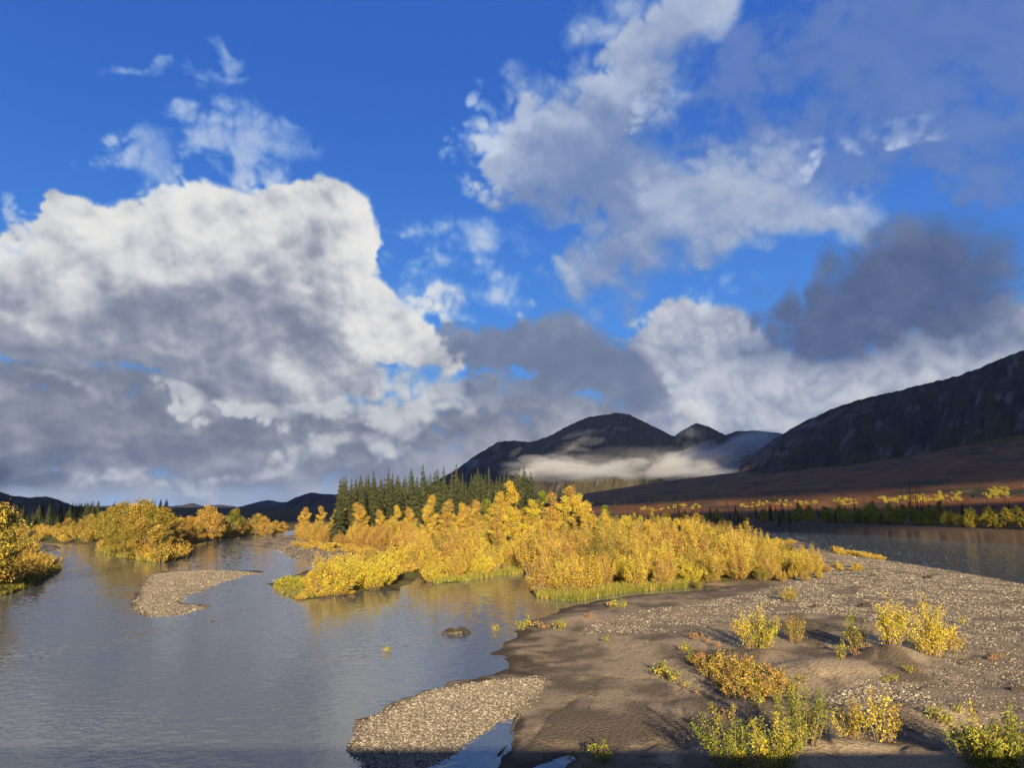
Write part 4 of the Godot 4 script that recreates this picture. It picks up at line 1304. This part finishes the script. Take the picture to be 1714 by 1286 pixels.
# ---------------------------------------------------------------- what shades the scene from behind, and the low mist
func cloud_body(called: String, at: Vector3, size: Vector3, rng_seed: int, label: String) -> void:
	var n := FastNoiseLite.new()
	n.seed = rng_seed
	n.frequency = 1.1
	n.fractal_octaves = 4
	var s := SphereMesh.new()
	s.radial_segments = 96
	s.rings = 48
	var arr := s.get_mesh_arrays()
	var vs: PackedVector3Array = arr[Mesh.ARRAY_VERTEX]
	for i in vs.size():
		var u := vs[i].normalized()
		var box := pow(pow(absf(u.x), 6.0) + pow(absf(u.y), 6.0) + pow(absf(u.z), 6.0), -1.0 / 6.0)
		vs[i] = u * .5 * box * (1.0 + .05 * n.get_noise_3dv(u * 2.6) + .04 * n.get_noise_3dv(u * 7.0)) * size
	var st := SurfaceTool.new()
	st.create_from_arrays(raw(vs, arr[Mesh.ARRAY_INDEX]), Mesh.PRIMITIVE_TRIANGLES)
	st.generate_normals()
	var o := part(called, st.commit(), plain(lin(.85, .85, .86), 1.0), self, at)
	tag(o, label, "cloud")

func against_sun(p: Vector3, z: float) -> Vector3:        # the point on the plane z from where the sun reaches p
	return p + SUNWARD * ((z - p.z) / SUNWARD.z)

func build_shade_clouds() -> void:
	# unseen cloud slabs added far behind to keep the mountains and the upper tundra in shade, with a gap that lets the sun onto the valley mist
	var words := ["unseen wide cloud slab added behind the bridge to shade the tundra, lowest of its stack", "unseen wide cloud slab added behind the bridge to shade the mountains, topmost of its stack", "unseen cloud slab added behind the bridge to close the sun gap on the mountain side", "unseen cloud slab added behind the bridge to close the sun gap on the forest side"]
	var k := 0
	for r in [[-5200.0, 6600.0, 1795.0, 2450.0], [-5200.0, 6600.0, 2850.0, 4400.0], [1700.0, 6600.0, 2440.0, 2860.0], [-5200.0, 760.0, 2440.0, 2860.0]]:
		cloud_body("added_shade_cloud", Vector3((r[0] + r[1]) * .5, (r[2] + r[3]) * .5, 6100.0 + 30.0 * k), Vector3(r[1] - r[0], (r[3] - r[2]) * 1.03, 160), 2 + k, words[k])
		k += 1
	# a smaller unseen cloud slab added to shade the far bank on the right
	var a := against_sun(Vector3(95, 2, -278), 1400.0)
	var b := against_sun(Vector3(500, 8, -520), 1400.0)
	cloud_body("added_shade_cloud", Vector3(a.x + 290.0, (a.y + b.y) * .5, 1450), Vector3(620, (b.y - a.y) * 1.05, 50), 7, "unseen low cloud slab added behind the bridge to shade the far bank")
	# another, added behind the bridge to shade the forest on the left
	cloud_body("added_shade_cloud", Vector3(-230, 505, 1400), Vector3(560, 118, 50), 9, "unseen low cloud slab added behind the bridge to shade the spruce forest")

func build_bridge() -> void:
	var t := thing("bridge", Vector3(0, 0, 0), "road bridge with solid concrete parapet where the photographer stands", "bridge")
	var concrete := plain(lin(.34, .33, .31))
	var steel := plain(lin(.16, .15, .14))
	var box := func(called: String, size: Vector3, at: Vector3, m: Material) -> void:
		var bm := BoxMesh.new()
		bm.size = size
		part(called, bm, m, t, at)
	box.call("deck", Vector3(160, .35, 8.6), Vector3(-10, 6.2, 5.0), concrete)
	box.call("parapet", Vector3(160, .84, .3), Vector3(-10, 6.79, .86), concrete)
	box.call("parapet", Vector3(160, .84, .3), Vector3(-10, 6.79, 9.14), concrete)
	for z in [1.6, 3.8, 6.2, 8.4]:
		box.call("girder", Vector3(160, 1.5, .35), Vector3(-10, 5.27, z), steel)
	for x in [-70.0, -40.0, -10.0, 20.0, 50.0]:
		box.call("pier", Vector3(1.4, 6.0, 7.6), Vector3(x, 1.5, 5.0), concrete)

func build_mist() -> void:
	var rng := RandomNumberGenerator.new()
	rng.seed = 60
	var puff := func(parent: Node, px: float, py: float, dist: float, w: float, h: float, density: float, tilt := 0.0) -> void:
		var f := FogVolume.new()
		f.name = "puff"
		f.shape = RenderingServer.FOG_VOLUME_SHAPE_ELLIPSOID
		var k := dist / FOCAL
		f.size = Vector3(w * 2.0 * k, h * 2.0 * k, w * 1.1 * k)
		var m := FogMaterial.new()
		m.density = density
		m.albedo = Color(.93, .96, 1.0)
		f.material = m
		parent.add_child(f, true)
		f.position = at_distance(px, py, dist)
		f.rotation.z = deg_to_rad(tilt)
	var bank := thing("mist", Vector3.ZERO, "white mist lying in the valley before the middle mountain", "mist")
	bank.set_meta("kind", "stuff")
	for i in 120:
		var x := rng.randf_range(885, 1255)
		var up := pow(rng.randf(), 1.5)
		puff.call(bank, x, 796 - up * (26.0 + 8.0 * sin(x * .03)) + rng.randf_range(-3, 3), 3300.0 + rng.randf_range(-250, 250), rng.randf_range(8, 44) * (1.1 - .6 * up), rng.randf_range(4, 12), .0030, rng.randf_range(-8, 8))
	for i in 80:
		var x := rng.randf_range(1110, 1310)
		puff.call(bank, x, 782 - (x - 1110) * .24 + rng.randf_range(-16, 14), 3700.0 + rng.randf_range(-100, 100), rng.randf_range(9, 36), rng.randf_range(4, 12), .0032, 16.0 + rng.randf_range(-10, 10))
	for i in 50:
		puff.call(bank, rng.randf_range(885, 975), rng.randf_range(774, 800), 3200.0, rng.randf_range(7, 26), rng.randf_range(4, 11), .0032)
	for i in 10:
		var x := rng.randf_range(885, 1270)
		puff.call(bank, x, 782 - maxf(0.0, x - 1150.0) * .22 + rng.randf_range(-14, 10), 3350.0 + rng.randf_range(-200, 300), rng.randf_range(50, 110), rng.randf_range(14, 26), .0003, rng.randf_range(-6, 10))
	var wisps := thing("mist", Vector3.ZERO, "thin wisps of mist clinging to the middle mountain", "mist")
	wisps.set_meta("kind", "stuff")
	for b in [[810, 770, 34, 12, 30], [830, 755, 26, 10, 40], [985, 735, 44, 9, 24], [1010, 722, 34, 8, 22], [960, 750, 40, 9, 20], [1040, 712, 24, 7, 20], [935, 765, 30, 12, 10], [855, 778, 40, 12, 0], [1160, 715, 18, 16, -60], [1150, 735, 24, 16, -30]]:
		for i in 5:
			puff.call(wisps, b[0] + rng.randfn() * b[2] * .5, b[1] + rng.randfn() * b[3] * .6, 3550.0, b[2] * rng.randf_range(.2, .7), b[3] * rng.randf_range(.3, .7), .0013, b[4] + rng.randf_range(-25, 25))
	var right := thing("mist", Vector3.ZERO, "thin shred of mist on the flank of the right-hand mountain", "mist")
	right.set_meta("kind", "stuff")
	for b in [[1380, 712, 60, 10, 24], [1430, 694, 40, 8, 18], [1330, 728, 50, 12, 30], [1290, 760, 40, 12, 40], [1270, 790, 44, 9, 0]]:
		for i in 6:
			puff.call(right, b[0] + rng.randfn() * b[2] * .5, b[1] + rng.randfn() * b[3] * .6, 2250.0, b[2] * rng.randf_range(.2, .6), b[3] * rng.randf_range(.3, .7), .0009, b[4] + rng.randf_range(-20, 20))
	var left := thing("mist", Vector3.ZERO, "grey cloud lying on the top of the left-hand hill", "mist")
	left.set_meta("kind", "stuff")
	for i in 34:
		puff.call(left, rng.randf_range(-160, 85), rng.randf_range(760, 822), 2450.0, rng.randf_range(25, 70), rng.randf_range(8, 18), .0016, rng.randf_range(-10, 10))

func _ready() -> void:
	set_noises()
	var camera := Camera3D.new()
	camera.name = "camera"
	camera.fov = rad_to_deg(2.0 * atan(643.0 / FOCAL))
	camera.position = Vector3(0, EYE, 0)
	camera.rotation.x = pitch
	camera.near = .1
	camera.far = 80000.0
	add_child(camera)
	var environment := Environment.new()
	environment.background_mode = Environment.BG_SKY
	environment.tonemap_mode = Environment.TONE_MAPPER_LINEAR
	environment.tonemap_exposure = 3.1
	environment.volumetric_fog_enabled = true
	environment.volumetric_fog_density = 0.0
	environment.fog_enabled = true
	environment.fog_density = .00002
	environment.fog_light_color = Color(.62, .74, .95)
	environment.sdfgi_enabled = true
	environment.ssao_enabled = true
	environment.ssil_enabled = true
	var panorama := PanoramaSkyMaterial.new()
	panorama.panorama = build_sky()
	environment.sky = Sky.new()
	environment.sky.sky_material = panorama
	environment.background_energy_multiplier = .3226
	var world := WorldEnvironment.new()
	world.name = "world_environment"
	world.environment = environment
	add_child(world)
	var sun := DirectionalLight3D.new()
	sun.name = "sun"
	sun.light_color = Color(1.0, .89, .71)
	sun.light_energy = 1.6
	sun.light_angular_distance = .53
	sun.shadow_enabled = true
	add_child(sun)
	sun.look_at_from_position(Vector3.ZERO, -SUNWARD)
	bark = plain(lin(.10, .085, .07))
	twig = plain(lin(.15, .105, .07))
	build_shade_clouds()
	build_ground()
	build_river()
	build_mountains()
	build_bridge()
	build_island_thicket()
	build_spruces()
	build_far_banks()
	build_near_bushes()
	build_driftwood()
	build_gravel()
	build_grass()
	build_litter()
	build_mist()
